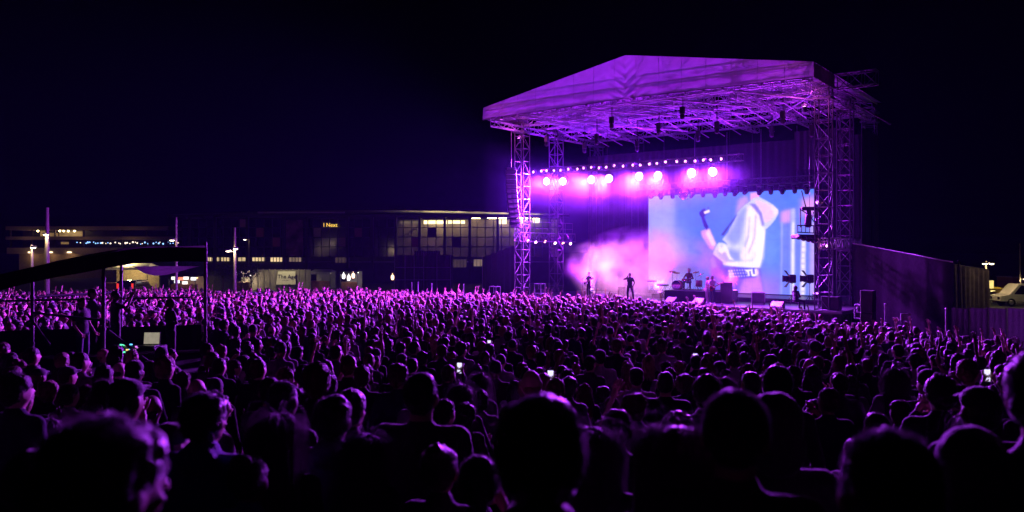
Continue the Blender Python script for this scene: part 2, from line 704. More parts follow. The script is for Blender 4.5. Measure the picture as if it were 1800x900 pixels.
def curtain(p0, p1, z0, z1, folds, amp, material, name, parent=None, z1b=None, nv=6):
    m = MB()
    p0, p1 = Vector(p0), Vector(p1)
    d = (p1 - p0)
    nrm = Vector((-d.y, d.x, 0)).normalized()
    nu = folds * 6

    def fn(u, v):
        zt = z1 + ((z1b if z1b is not None else z1) - z1) * u
        q = p0 + d * u + nrm * amp * (math.sin(u * folds * 2 * math.pi) + 0.5 * math.sin(u * folds * 5.3 + 1.3)) * (0.5 + 0.5 * (1 - v))
        return Vector((q.x, q.y, z0 + (zt - z0) * v))
    m.grid(fn, nu, nv)
    return wb(m, name, material, parent)


M_BACK = mat('backdrop_cloth', (0.009, 0.008, 0.010), 0.9, var=0.25, bump=0.3, bscale=10)
o = curtain(S(0.3, 12.6, 0), S(SW - 0.3, 12.6, 0), DECK, 12.0, 40, 0.09, M_BACK, 'backdrop_curtain')
tag(o, 'tall black pleated curtain hanging across the back of the stage behind the screen', 'curtain')
o = curtain(S(SW + 0.2, 8.6, 0), S(SW + 0.2, 12.5, 0), 0.4, 11.8, 12, 0.08, M_DRAPE, 'side_curtain')
tag(o, 'black side curtain hanging beside the far end of the video screen', 'curtain')
o = curtain(S(17.6, 9.0, 0), S(SW - 0.4, 9.0, 0), 9.6, 12.0, 8, 0.06, M_DRAPE, 'border_curtain')
tag(o, 'black border curtain hung above the right end of the video screen', 'curtain')

# ------------------------------------------------------------------ video screen
ST = 11.5
K0, K1 = K(1140, ST), K(1433, ST)
ZB, ZT = 1.72, 8.58


def srgb(c):
    c = np.asarray(c, dtype=float) / 255.0
    return np.where(c <= 0.04045, c / 12.92, ((c + 0.055) / 1.055) ** 2.4)


def gauss(a, s):
    r = max(1, int(3 * s))
    k = np.exp(-0.5 * (np.arange(-r, r + 1) / s) ** 2)
    k /= k.sum()
    for ax in (0, 1):
        p = np.pad(a, [(r, r) if i == ax else (0, 0) for i in range(2)], mode='edge')
        out = np.zeros_like(a)
        for i, w in enumerate(k):
            out += w * (p[i:i + a.shape[0], :] if ax == 0 else p[:, i:i + a.shape[1]])
        a = out
    return a


def screen_picture():
    """The live picture on the LED wall, in picture units of 293 x 185 (x right, y down)."""
    q = 2
    Wd, Hd = 300 * q, 192 * q
    yy, xx = np.mgrid[0:Hd, 0:Wd].astype(float) / q
    img = np.zeros((Hd, Wd, 3))

    def poly(pts):
        # points are given in the units of a 4.284 x enlarged study, corner at (42, 60)
        pts = [((x - 42) / 4.284, (y - 60) / 4.284) for x, y in pts]
        inside = np.zeros((Hd, Wd), bool)
        n = len(pts)
        for i in range(n):
            x0, y0 = pts[i]
            x1, y1 = pts[(i + 1) % n]
            if y0 == y1:
                continue
            c = ((yy >= min(y0, y1)) & (yy < max(y0, y1))) & (xx < (x1 - x0) * (yy - y0) / (y1 - y0) + x0)
            inside ^= c
        return inside.astype(float)

    def put(mask, col, blur=0.8, a=1.0):
        mk = gauss(mask, max(.5, blur * .85) * q)[..., None] * a
        img[:] = img * (1 - mk) + srgb(col) * mk

    def blob(cx, cy, rx, ry, col, a=1.0):
        cx, cy, rx, ry = (cx - 42) / 4.284, (cy - 60) / 4.284, rx / 4.284, ry / 4.284
        mk = (np.exp(-((xx - cx) / rx) ** 2 - ((yy - cy) / ry) ** 2) * a)[..., None]
        img[:] = img * (1 - mk) + srgb(col) * mk

    img[:] = srgb((84, 126, 250))
    put(poly([(0, 0), (235, 0), (240, 500), (300, 950), (0, 950)]), (146, 154, 255), 5)
    blob(110, 700, 190, 260, (226, 220, 255), 0.95)
    blob(190, 560, 90, 130, (206, 188, 255), 0.8)
    blob(290, 580, 60, 60, (190, 150, 250), 0.6)
    blob(120, 420, 120, 150, (168, 166, 255), 0.6)
    blob(470, 330, 120, 260, (70, 112, 246), 0.7)
    blob(960, 500, 80, 200, (110, 150, 255), 0.8)
    blob(960, 800, 220, 120, (150, 120, 244), 0.8)
    blob(760, 830, 140, 130, (206, 130, 252), 0.95)
    # the bright doorway at the far side of the picture
    put(poly([(1040, 215), (1150, 190), (1300, 120), (1300, 900), (1035, 900)]), (112, 132, 248), 3, 0.9)
    put(poly([(1040, 225), (1115, 205), (1110, 300), (1042, 310)]), (220, 158, 240), 3, 0.9)
    put(poly([(1116, 205), (1146, 195), (1142, 850), (1112, 850)]), (186, 186, 255), 2.0)
    put(poly([(1124, 300), (1142, 300), (1138, 850), (1118, 850)]), (226, 220, 255), 1.2)
    put(poly([(1040, 300), (1054, 300), (1048, 900), (1036, 900)]), (150, 160, 255), 1.5)
    put(poly([(1195, 130), (1305, 100), (1305, 260), (1200, 250)]), (226, 156, 232), 5, 0.9)
    put(poly([(1196, 420), (1226, 410), (1220, 850), (1186, 850)]), (236, 224, 255), 1.6)
    for y in range(440, 850, 42):
        put(poly([(1190, y), (1226, y), (1224, y + 9), (1188, y + 9)]), (170, 160, 250), 1.2, 0.7)
    put(poly([(1262, 300), (1305, 300), (1305, 850), (1256, 850)]), (198, 170, 255), 3, 0.8)
    # figure in a hooded top, seen from behind the shoulder
    put(poly([(505, 560), (535, 545), (610, 600), (600, 660), (700, 700), (640, 860), (520, 830)]), (88, 78, 200), 2)
    put(poly([(508, 580), (530, 560), (560, 640), (520, 650)]), (150, 140, 244), 1.5)
    put(poly([(560, 690), (620, 640), (880, 640), (900, 760), (920, 900), (540, 900)]), (126, 92, 240), 2)
    put(poly([(760, 730), (880, 700), (930, 900), (700, 900)]), (206, 130, 252), 4)
    put(poly([(810, 80), (870, 78), (880, 130), (810, 140)]), (240, 170, 226), 1.5)
    put(poly([(720, 130), (780, 100), (800, 150), (760, 190), (700, 250)]), (214, 160, 240), 3, 0.7)
    hood = [(800, 150), (835, 118), (880, 112), (930, 140), (985, 172), (1018, 205), (1020, 232), (1005, 268), (965, 320), (925, 356), (918, 420), (908, 510), (888, 596), (880, 645),
            (800, 646), (700, 636), (606, 622), (604, 600), (566, 572), (528, 540), (548, 486), (572, 456), (602, 458), (640, 470), (600, 432), (642, 380), (682, 300), (716, 226), (756, 184)]
    put(poly(hood), (206, 206, 255), 1.0)
    put(poly([(620, 420), (690, 300), (740, 200), (790, 180), (760, 320), (740, 430), (690, 480)]), (122, 140, 240), 4, 0.8)
    put(poly([(560, 520), (650, 500), (730, 520), (740, 590), (640, 610), (580, 570)]), (132, 146, 246), 4, 0.9)
    put(poly([(790, 190), (830, 180), (880, 260), (890, 420), (840, 560), (760, 600), (735, 560), (770, 470), (780, 330)]), (250, 232, 250), 3)
    put(poly([(846, 240), (858, 240), (846, 420), (800, 540), (790, 530), (834, 420)]), (176, 156, 240), 1.6, 0.8)
    put(poly([(800, 260), (810, 250), (800, 420), (770, 500), (764, 480), (788, 400)]), (150, 150, 246), 1.8, 0.8)
    put(poly([(870, 330), (915, 360), (905, 560), (880, 640), (800, 640), (850, 560)]), (255, 246, 252), 3)
    put(poly([(620, 605), (760, 600), (876, 606), (876, 642), (720, 634), (625, 620)]), (246, 236, 255), 2, 0.9)
    put(poly([(840, 130), (900, 150), (985, 190), (1000, 240), (940, 300), (915, 300), (900, 230), (860, 170)]), (244, 196, 244), 2.5)
    put(poly([(800, 160), (850, 165), (895, 230), (915, 320), (900, 330), (878, 250), (830, 190)]), (122, 104, 206), 1.6, 0.9)
    put(poly([(960, 180), (1012, 205), (1014, 235), (990, 250)]), (252, 226, 250), 2)
    put(poly([(575, 470), (590, 500), (615, 470), (640, 500), (660, 560), (690, 590), (650, 580), (620, 520), (596, 540), (570, 520)]), (244, 236, 255), 1.6, 0.9)
    put(poly([(585, 400), (610, 404), (720, 236), (700, 250)]), (44, 36, 120), 1.2, 0.8)
    # raised forearm and gloved hand
    put(poly([(436, 372), (462, 360), (480, 352), (504, 352), (552, 468), (530, 512), (498, 494), (446, 410)]), (214, 150, 236), 1.4)
    put(poly([(470, 380), (500, 356), (548, 466), (530, 490)]), (246, 214, 248), 2, 0.9)
    put(poly([(424, 228), (446, 206), (470, 196), (480, 240), (462, 262), (496, 340), (478, 362), (458, 330), (438, 262), (424, 244)]), (42, 40, 140), 1.1)
    put(poly([(458, 222), (500, 206), (506, 224), (464, 240)]), (250, 232, 252), 0.9)
    put(poly([(484, 184), (502, 184), (500, 206), (486, 208)]), (70, 72, 200), 1.2, 0.8)
    # studded belt with large letters
    put(poly([(606, 640), (880, 648), (872, 712), (700, 730), (620, 742)]), (84, 72, 226), 1.6)
    for i in range(7):
        for j in range(3):
            blob(650 + i * 20 + j * 7, 668 + j * 22 - i * 1.2, 6, 6, (196, 184, 255) if i > 1 else (240, 244, 255), 0.95)
    blob(662, 700, 16, 34, (190, 214, 255), 0.8)
    put(poly([(774, 660), (812, 656), (812, 668), (800, 670), (806, 706), (792, 708), (786, 672), (775, 673)]), (255, 240, 252), 0.9)
    put(poly([(812, 656), (826, 655), (830, 694), (846, 692), (842, 654), (858, 653), (862, 696), (850, 706), (822, 709), (816, 696)]), (255, 244, 252), 0.9)
    blob(862, 680, 14, 30, (255, 206, 246), 0.8)
    put(poly([(876, 650), (888, 652), (940, 900), (926, 900)]), (104, 112, 236), 2, 0.8)
    # cloth folds and film softness
    fold = np.zeros((Hd, Wd))
    rs = np.random.RandomState(4)
    for sc_, am in ((14, .10), (6, .09), (3, .05)):
        g = gauss(rs.normal(size=(Hd, Wd)), sc_)
        fold += am * g / g.std()
    img *= (1 + fold * .28)[..., None]
    # seams between the LED tiles and a hint of contrast
    img[:] = np.clip(img, 0, 1) ** 1.06
    seam = ((np.mod(xx, 12.2) < .5) | (np.mod(yy, 12.3) < .5)).astype(float)[..., None]
    img *= 1 - .10 * seam
    return img, q


def build_screen():
    vs_root = empty('video_screen', S((K0 + K1) / 2, ST, DECK))
    tag(vs_root, 'huge bright blue video screen showing a figure in a white hooded top', 'screen')
    nu, nv = 280, 176
    m = MB()
    m.grid(lambda u, v: S(K0 + (K1 - K0) * u, ST, ZT + (ZB - ZT) * v), nu, nv, False)
    o = wb(m, 'display', None, vs_root)
    me = o.data
    img, q = screen_picture()
    cols = np.ones((len(me.vertices), 4), dtype=np.float32)
    i = 0
    for b in range(nv + 1):
        for a in range(nu + 1):
            p = S(K0 + (K1 - K0) * a / nu, ST, ZT + (ZB - ZT) * b / nv)
            x = (900 + F * p.x / p.y) - 1140 + 0.5
            y = (HOR - F * (p.z - CZ) / p.y) - 334
            cols[i, :3] = img[min(img.shape[0] - 1, max(0, int(y * q))), min(img.shape[1] - 1, max(0, int(x * q)))]
            i += 1
    ca = me.color_attributes.new('picture', 'FLOAT_COLOR', 'POINT')
    ca.data.foreach_set('color', cols.ravel())
    mt = bpy.data.materials.new('led_display')
    mt.use_nodes = True
    nt = mt.node_tree
    b = nt.nodes['Principled BSDF']
    b.inputs['Base Color'].default_value = (0.01, 0.01, 0.01, 1)
    at = nd(nt, 'ShaderNodeAttribute', attribute_name='picture')
    nt.links.new(at.outputs['Color'], b.inputs['Emission Color'])
    b.inputs['Emission Strength'].default_value = 1.25
    me.materials.append(mt)
    m = MB()
    for (k0, k1, z0, z1) in ((K0 - 0.12, K1 + 0.12, ZT + 0.003, ZT + 0.12), (K0 - 0.12, K1 + 0.12, ZB - 0.1, ZB - 0.003), (K0 - 0.12, K0 - 0.003, ZB - 0.003, ZT + 0.003), (K1 + 0.003, K1 + 0.12, ZB - 0.003, ZT + 0.003)):
        m.box((k0, ST - 0.04, z0), (k1, ST + 0.16, z1), sf)
    m.box((K0, ST + 0.02, ZB), (K1, ST + 0.15, ZT), sf)
    wb(m, 'frame', M_BLACKM, vs_root)
    m = MB()
    for i in range(5):
        k = K0 + (K1 - K0) * (i + 0.5) / 5
        m.tube(S(k, ST + 0.1, ZT + 0.1), S(k, ST + 0.1, EB - 0.6), 0.02)
        m.box((k - 0.2, ST + 0.2, DECK), (k + 0.2, ST + 0.5, ZB - 0.12), sf)
    wb(m, 'hanger', M_STEEL, vs_root)


build_screen()

# ------------------------------------------------------------------ lamps on the stage
E_BLIND = emis('blinder_lens_glow', (1.0, 0.45, 1.0), 12.0)
E_PAR = emis('par_lens_glow', (1.0, 0.36, 0.95), 5.0)
E_SIDE = emis('side_lens_glow', (1.0, 0.55, 0.85), 14.0)
E_WARM = emis('warm_lens_glow', (1.0, 0.36, 0.12), 10.0)


def blinder_lamp(loc):
    o = empty('blinder_lamp', loc, STAGE_ROT)
    m = MB()
    m.lathe([(0.12, 0.36), (0.26, 0.32), (0.35, 0.12), (0.365, 0.0), (0.335, -0.02)], 18, (0, 1, -0.0))
    m.build('housing', M_BLACKM, o)
    m = MB()
    m.lathe([(0.27, 0.0), (0.25, 0.04), (0.17, 0.075), (0.05, 0.09)], 18, (0, -1, -0.15), (0, -0.02, 0))
    m.build('lens', E_BLIND, o)
    m = MB()
    m.path([(-0.40, 0.1, 0), (-0.40, 0.1, 0.42), (0.40, 0.1, 0.42), (0.40, 0.1, 0)], 0.02)
    m.tube((0, 0.1, 0.42), (0, 0.1, 0.55), 0.03)
    m.build('yoke', M_BLACKM, o)
    return o


ordn = ['first', 'second', 'third', 'fourth', 'fifth', 'sixth', 'seventh', 'eighth', 'ninth', 'tenth', 'eleventh', 'twelfth', 'thirteenth', 'fourteenth', 'fifteenth', 'sixteenth', 'seventeenth', 'eighteenth', 'nineteenth', 'twentieth',
        'twenty-first', 'twenty-second', 'twenty-third', 'twenty-fourth']
BL = [(961, 319), (990, 319), (1040, 316), (1071, 314), (1124, 310), (1157, 309), (1216, 304), (1253, 302)]
for i, (px, py) in enumerate(BL):
    p = SP(px, py, 5.4)
    o = blinder_lamp(p)
    tag(o, '%s large glaring round stage lamp counted from the left tower' % ordn[i], 'stage lamp', 'large lamps on the front lighting truss')
    s = spot('blinder_light', p - Vector((BX, BY, 0)) * 0.22, ((-28, 46, .3), (-20, 44, .3), (-12, 45, .3), (-4, 46, .3), (1, 44, .3), (5.5, 41, .3), (10, 37, .3), (14, 32, .3))[i], (125000, 130000, 112000, 84000, 80000, 80000, 92000, 95000)[i], VIOLET, 112, 1.0, 0.2)


def par_lamp(loc, aim=(0, -1, -0.1)):
    o = empty('par_lamp', loc, STAGE_ROT)
    m = MB()
    m.lathe([(0.06, 0.3), (0.13, 0.25), (0.135, 0.0), (0.145, -0.03)], 12, (-aim[0], -aim[1], -aim[2]))
    m.build('housing', M_BLACKM, o)
    m = MB()
    m.lathe([(0.125, 0.0), (0.09, 0.03), (0.02, 0.042)], 12, aim)
    m.build('lens', E_PAR, o)
    m = MB()
    m.path([(-0.13, 0.05, 0), (-0.13, 0.05, 0.14), (0.13, 0.05, 0.14), (0.13, 0.05, 0)], 0.012, 5)
    m.tube((0, 0.05, 0.14), (0, 0.05, 0.22), 0.02)
    m.build('yoke', M_BLACKM, o)
    return o


PAR = [938, 952, 961, 974, 986, 999, 1015, 1026, 1040, 1053, 1066, 1080, 1096, 1113, 1126, 1142, 1155, 1170, 1190, 1205, 1222, 1237, 1249, 1268]
for i, px in enumerate(PAR):
    p = SP(px, 303 - (px - 938) * 0.073 + rnd.uniform(-1.5, 1.5), 5.9)
    o = par_lamp(p, (rnd.uniform(-.15, .15), -1, rnd.uniform(-0.1, 0.15)))
    tag(o, '%s small pink lamp from the left in the row above the glaring lamps' % ordn[i], 'stage lamp', 'small lamps in the upper lighting row')
    if i % 4 == 1:
        spot('added_roof_fill', p + Vector((BX * 0.5, BY * 0.5, 0.35)), None, 620, (0.2, 0.008, 1.0), kind='POINT', radius=0.1)  # point light added above and behind the lamp to brighten the roof underside

# moving-head lamps hanging dark in front of the screen top
def moving_head(loc, tilt):
    o = empty('moving_head_lamp', loc, STAGE_ROT + rnd.uniform(-0.5, 0.5))
    m = MB()
    m.bevel_box((-0.19, -0.16, 0.0), (0.19, 0.16, 0.16), 0.03)
    m.build('base', M_BLACKM, o)
    m = MB()
    for s in (-1, 1):
        m.bevel_box((s * 0.19 - 0.03, -0.07, -0.36), (s * 0.19 + 0.03, 0.07, 0.0), 0.02)
    m.build('yoke', M_BLACKM, o)
    m = MB()
    ax = Vector((0, -math.sin(tilt), -math.cos(tilt)))
    m.lathe([(0.09, -0.2), (0.15, -0.12), (0.155, 0.05), (0.13, 0.22), (0.10, 0.26)], 14, ax, (0, 0, -0.33))
    h = m.build('head', M_BLACKM, o)
    m = MB()
    m.lathe([(0.095, 0.262), (0.06, 0.28), (0.01, 0.287)], 14, ax, (0, 0, -0.33))
    m.build('lens', mat('dark_lens', (0.02, 0.02, 0.03), 0.08, var=0.1), o)
    return o


for i, px in enumerate((1146, 1162, 1182, 1216, 1236, 1257, 1275, 1293, 1311, 1336, 1355, 1375, 1397, 1418)):
    p = S(K(px, 10.4), 10.4, 8.78 - (0.0 if i % 2 else -0.08))
    o = moving_head(p, rnd.choice((0.2, 0.5, -0.1, 0.9)))
    tag(o, '%s unlit black lamp from the left over the top edge of the screen' % ordn[i], 'stage lamp', 'unlit lamps over the video screen')

# mirror ball
p = SP(1203, 341, 10.0)
ball = empty('mirror_ball', p)
tag(ball, 'mirror ball hanging just below the upper left part of the screen truss', 'mirror ball')
m = MB()
m.sphere((0, 0, 0), 0.45, seg=28, rings=16)
m.s = [False] * len(m.f)
m.build('mirrored_sphere', M_CHROME, ball)
m = MB()
m.tube((0, 0, 0.44), (0, 0, 1.2), 0.012)
m.lathe([(0.09, 0.43), (0.07, 0.5), (0.02, 0.53)], 10)
m.build('hanging_rod', M_BLACKM, ball)

# lamps under the side beam, shining across the stage
SIDE = [(926, 423, 1), (940, 425, 0), (956, 424, 1), (974, 427, 0), (988, 427, 1), (1001, 428, 0)]
for i, (px, py, w) in enumerate(SIDE):
    # beam runs along k = 0.54: solve its t for this line of sight
    mm = (px - 900) / F
    t = (mm * (FLY + 0.54 * UY) - (FLX + 0.54 * UX)) / (BX - mm * BY)
    p = S(0.62, t, 0)
    p.z = CZ + (HOR - py) / F * p.y
    o = empty('side_lamp', p, STAGE_ROT)
    aim = Vector((0.80, -0.30, -0.52))
    m = MB()
    m.lathe([(0.06, 0.34), (0.13, 0.28), (0.14, 0.0), (0.15, -0.03)], 14, -aim)
    m.build('housing', M_BLACKM, o)
    m = MB()
    m.lathe([(0.13, 0.0), (0.1, 0.03), (0.03, 0.05)], 14, aim)
    m.build('lens', E_WARM if w else E_SIDE, o)
    m = MB()
    m.tube((0, 0, 0.05), (0, 0, 0.32), 0.025)
    m.build('clamp', M_BLACKM, o)
    tag(o, '%s lamp from the tower under the left side beam, aimed across the stage' % ordn[i], 'stage lamp', 'lamps under the left side beam')
    tgt = S((4.2, 5, 6.0, 9.5, 7.5, 12.0)[i], 6.8, (1.2, 1.2, 1.3, 2.6, 1.4, 2.2)[i])
    if i >= 2:
        spot('side_spot', p + (tgt - p).normalized() * 0.2, tgt, 12000 if not w else 6500, (1.0, 0.22, 0.95) if not w else (1.0, 0.3, 0.7), 40, 0.5, 0.08)

# two lamps on the front towers lighting the roof corners
for (k, t, z, lab, pw) in ((1.3, 2.2, 12.2, 'lamp fixed high on the left front tower lighting the roof corner', 130), (20.3, 2.3, 12.3, 'lamp fixed high on the right front tower lighting the roof corner', 90)):
    o = par_lamp(S(k, t, z), (0, -0.3, 1))
    o.name = 'tower_lamp'
    tag(o, lab, 'stage lamp')
    spot('tower_uplight', S(k, t - 0.1, z + 0.25), None, pw, (0.95, 0.10, 0.95), kind='POINT', radius=0.1)
# unseen wash lamps added on the stage floor to light the roof evenly
for i, k in enumerate((2.6, 8.2, 13.6, 18.8)):
    p = S(k, 9.4, DECK + (.3 if k < 8.3 else .55))
    o = empty('added_floor_lamp', p, STAGE_ROT)
    m = MB()
    m.lathe([(.1, -.26), (.17, -.2), (.18, 0), (.19, .03)], 14, (0, -.35, 1))
    m.build('housing', M_BLACKM, o)
    m = MB()
    m.lathe([(.165, .0), (.12, .03), (.03, .045)], 14, (0, -.35, 1), (0, -.01, .03))
    m.build('lens', emis('added_lens_glow', (.5, .1, 1.0), 8), o)
    m = MB()
    m.path([(-.22, 0, 0), (-.22, 0, -.28), (.22, 0, -.28), (.22, 0, 0)], .018)
    m.build('yoke', M_BLACKM, o)
    tag(o, '%s added lamp on the stage floor from the left, lighting the roof' % ordn[i], 'stage lamp', 'added lamps on the stage floor')
    spot('added_roof_wash', p + Vector((0, 0, .12)), S(min(19.5, max(2, k)), 2.0, 14.6), (16500, 16500, 14500, 6000)[i], (.42, .014, 1.0), 95, .8, .1)
# a lamp on the right tower washing it in warm pink
o = par_lamp(SP(1452, 432, 4.6), (1, -0.3, 0.1))
o.name = 'tower_lamp'
tag(o, 'small pink lamp low on the right tower beside the hanging platform', 'stage lamp')
spot('tower_glow', SP(1452, 432, 4.4) + Vector((-0.2, -0.3, 0)), None, 16, (1.0, 0.2, 0.75), kind='POINT', radius=0.08)
o = par_lamp(SP(1438, 356, 4.6), (-0.3, -1, 0.1))
o.name = 'tower_lamp'
tag(o, 'small orange lamp on the right tower level with the top of the screen', 'stage lamp')
spot('tower_glow', SP(1443, 356, 4.4) + Vector((-0.1, -0.3, 0)), None, 10, (1.0, 0.28, 0.2), kind='POINT', radius=0.08)

# ------------------------------------------------------------------ hanging loudspeakers, left
pa = empty('line_array_speaker', P(898, 438, 55.0))
tag(pa, 'tall curved column of black loudspeakers hanging left of the left tower', 'loudspeaker')
z = 10.15
ang = 0.0
px_ = Vector((-0.05, 54.6, 0))
for i in range(12):
    fr = lambda x, y, zz, px_=px_.copy(), z=z, a=ang: Vector((px_.x + x * 0.9 + (math.sin(a) * zz) * -BX, px_.y + y + (math.sin(a) * zz) * -BY * -1, z + zz * math.cos(a)))
    m = MB()
    m.bevel_box((-0.42, -0.3, -0.33), (0.42, 0.3, -0.015), 0.03, fr)
    for s in (-1, 1):
        m.box((s * 0.2 - 0.12, -0.312, -0.28), (s * 0.2 + 0.12, -0.302, -0.07), fr)
    wb(m, 'cabinet', mat('speaker_black', (0.03, 0.03, 0.032), 0.6, var=0.2), pa)
    z -= 0.335 * math.cos(ang)
    px_ += Vector((0.335 * math.sin(ang) * 0.5, 0.335 * math.sin(ang) * 0.8, 0))
    ang += 0.03
m = MB()
m.box((-0.35, 54.25, 10.16), (0.3, 54.95, 10.26))
m.tube((-0.05, 54.6, 10.25), (-0.05, 54.6, 13.2), 0.02)
wb(m, 'rigging_frame', M_STEEL, pa)

# ------------------------------------------------------------------ hanging follow-spot platform at the right tower
pod = empty('followspot_platform', P(1415, 438, 43.5))
tag(pod, 'black caged follow-spot platform hanging in front of the right edge of the screen', 'platform')


def PP(x, y, dy=0.0):
    return P(x, y, 43.5 + dy)


m = MB()
for dy in (0, 0.9):
    m.path([PP(1402, 396, dy), PP(1436, 397, dy)], 0.035)
    m.path([PP(1402, 408, dy), PP(1436, 410, dy)], 0.035)
    for x in (1402, 1409, 1416, 1423, 1430, 1436):
        m.tube(PP(x, 396, dy), PP(x, 409, dy), 0.022)
for x in (1402, 1419, 1436):
    m.tube(PP(x, 396), PP(x, 396, 0.9), 0.03)
    m.tube(PP(x, 408.5), PP(x, 408.5, 0.9), 0.03)
wb(m, 'cage', M_BLACKM, pod)
m = MB()
a, b = PP(1401, 412), PP(1438, 423)
m.bevel_box((a.x, 43.4, b.z + 0.1), (b.x, 44.5, a.z), 0.05)
for i in range(4):
    c = PP(1404 + i * 9, 417 + i * 2.2)
    m.sphere(c, 0.16, 0.3, 0.14, 10, 6)
wb(m, 'floor', M_BLACKM, pod)
m = MB()
m.path([PP(1407, 400), PP(1407, 368), PP(1419, 376)], 0.03)
m.path([PP(1436, 381), PP(1419, 377)], 0.02)
m.tube(PP(1407, 368), PP(1407.5, 366), 0.05)
wb(m, 'hand_rail', M_BLACKM, pod)
m = MB()
m.lathe([(0.14, -0.62), (0.2, -0.5), (0.17, 0.0), (0.13, 0.3), (0.16, 0.42)], 12, (0.05, 0, 1), PP(1421, 380, 0.3))
m.bevel_box((-0.42, -0.1, 0), (0.42, 0.14, 0.2), 0.04, lambda x, y, z: Vector((x, y, z)) + PP(1422.5, 370, 0.3))
m.path([PP(1430, 372, .3), PP(1427, 384, .3), PP(1433, 393, .3)], 0.025)
wb(m, 'followspot', M_BLACKM, pod)
m = MB()
m.tube(PP(1417, 366, 0.3), PP(1409, 335, 0.3), 0.03)
m.tube(PP(1423, 366, 0.3), PP(1423, 170, 0.3), 0.012)
wb(m, 'suspension_cable', M_BLACKM, pod)

# ------------------------------------------------------------------ people
SKINS = [(0.52, 0.32, 0.24), (0.42, 0.25, 0.18), (0.58, 0.38, 0.30), (0.26, 0.14, 0.09), (0.5, 0.3, 0.22), (0.14, 0.075, 0.05)]
HAIRS = [(0.012, 0.009, 0.008), (0.03, 0.017, 0.01), (0.02, 0.013, 0.009), (0.06, 0.03, 0.015), (0.22, 0.14, 0.07), (0.015, 0.012, 0.012), (0.09, 0.035, 0.015)]
CLOTHS = [(0.012, 0.012, 0.014), (0.02, 0.022, 0.04), (0.05, 0.05, 0.055), (0.25, 0.24, 0.25), (0.12, 0.11, 0.12), (0.015, 0.014, 0.016), (0.03, 0.02, 0.02), (0.16, 0.15, 0.15), (0.02, 0.03, 0.025), (0.01, 0.01, 0.012), (0.35, 0.33, 0.33), (0.06, 0.03, 0.06)]
M_SKIN = mat('skin', None, 0.62, spec=0.35, var=0.06, palette=SKINS)
M_HAIR = mat('hair', None, 0.55, spec=0.35, sheen=0.12, var=0.3, scale=18, bump=0.7, bscale=60, palette=HAIRS)
M_TOP = mat('clothing', None, 0.92, spec=0.2, sheen=0.06, var=0.2, bump=0.45, bscale=12, palette=CLOTHS)
M_TROU = mat('trouser_cloth', None, 0.85, var=0.2, bump=0.4, bscale=12, palette=[(0.015, 0.015, 0.018), (0.02, 0.03, 0.06), (0.03, 0.03, 0.03), (0.05, 0.06, 0.1)])
M_FEAT = mat('face_features', (0.03, 0.015, 0.015), 0.3, var=0.1)
M_HAT = mat('hat_cloth', (0.03, 0.028, 0.035), 0.85, sheen=0.5, var=0.2, bump=0.3)


def remesh(mb, voxel, smooth=3, name='mesh'):
    me = mb.mesh(name)
    o = bpy.data.objects.new('temporary', me)
    COL.objects.link(o)
    md = o.modifiers.new('r', 'REMESH')
    md.mode = 'VOXEL'
    md.voxel_size = voxel
    md.use_smooth_shade = True
    if smooth:
        ms = o.modifiers.new('s', 'SMOOTH')
        ms.factor = 0.5
        ms.iterations = smooth
    dg = bpy.context.evaluated_depsgraph_get()
    out = bpy.data.meshes.new_from_object(o.evaluated_get(dg))
    out.name = name
    bpy.data.objects.remove(o)
    bpy.data.meshes.remove(me)
    return out


def mesh_arrays(me):
    n = len(me.vertices)
    co = np.empty(n * 3)
    me.vertices.foreach_get('co', co)
    return co.reshape(-1, 3), [tuple(p.vertices) for p in me.polygons]


def concat(parts, name):
    """parts: (mesh or MB, material index) -> one smooth mesh."""
    V, Fc, mi, base = [], [], [], 0
    for src, idx in parts:
        if isinstance(src, MB):
            v, f = np.array(src.v), src.f
        else:
            v, f = mesh_arrays(src)
        V.append(v)
        Fc.extend([tuple(i + base for i in q) for q in f])
        mi.extend([idx] * len(f))
        base += len(v)
    me = bpy.data.meshes.new(name)
    me.from_pydata(np.concatenate(V).tolist(), [], Fc)
    me.polygons.foreach_set('material_index', mi)
    me.polygons.foreach_set('use_smooth', [True] * len(Fc))
    me.update()
    return me


POSES = {
    'down': ((-.25, -.03, 1.12), (-.23, .13, .93), (.25, -.03, 1.12), (.23, .12, .93)),
    'pocket': ((-.27, -.05, 1.14), (-.19, .08, .96), (.27, -.05, 1.14), (.19, .08, .96)),
    'fold': ((-.25, .05, 1.14), (.03, .2, 1.17), (.25, .05, 1.14), (-.03, .22, 1.12)),
    'up_right': ((-.25, -.03, 1.12), (-.22, .13, .94), (.25, .06, 1.64), (.21, .1, 1.92)),
    'up_left': ((-.25, .06, 1.62), (-.17, .14, 1.9), (.25, -.03, 1.12), (.22, .13, .94)),
    'up_both': ((-.27, .05, 1.6), (-.22, .12, 1.88), (.27, .05, 1.62), (.24, .1, 1.9)),
    'clap': ((-.22, .16, 1.22), (-.06, .34, 1.42), (.22, .16, 1.22), (.06, .34, 1.42)),
    'phone': ((-.2, .2, 1.3), (-.07, .36, 1.56), (.2, .2, 1.3), (.07, .36, 1.56)),
    'reach': ((-.25, -.03, 1.12), (-.23, .13, .93), (.26, .22, 1.52), (.2, .42, 1.74)),
    'guitar': ((-.32, .10, 1.22), (-.42, .26, 1.26), (.30, .02, 1.16), (.12, .20, 1.06)),
    'mic': ((-.31, -.02, 1.14), (-.24, .06, .93), (.36, .08, 1.34), (.10, .19, 1.47)),
    'drum': ((-.30, .12, 1.12), (-.22, .38, 1.14), (.30, .12, 1.14), (.18, .38, 1.16)),
    'hips': ((-.34, -.04, 1.16), (-.18, .06, 1.0), (.34, -.04, 1.16), (.18, .06, 1.0)),
}
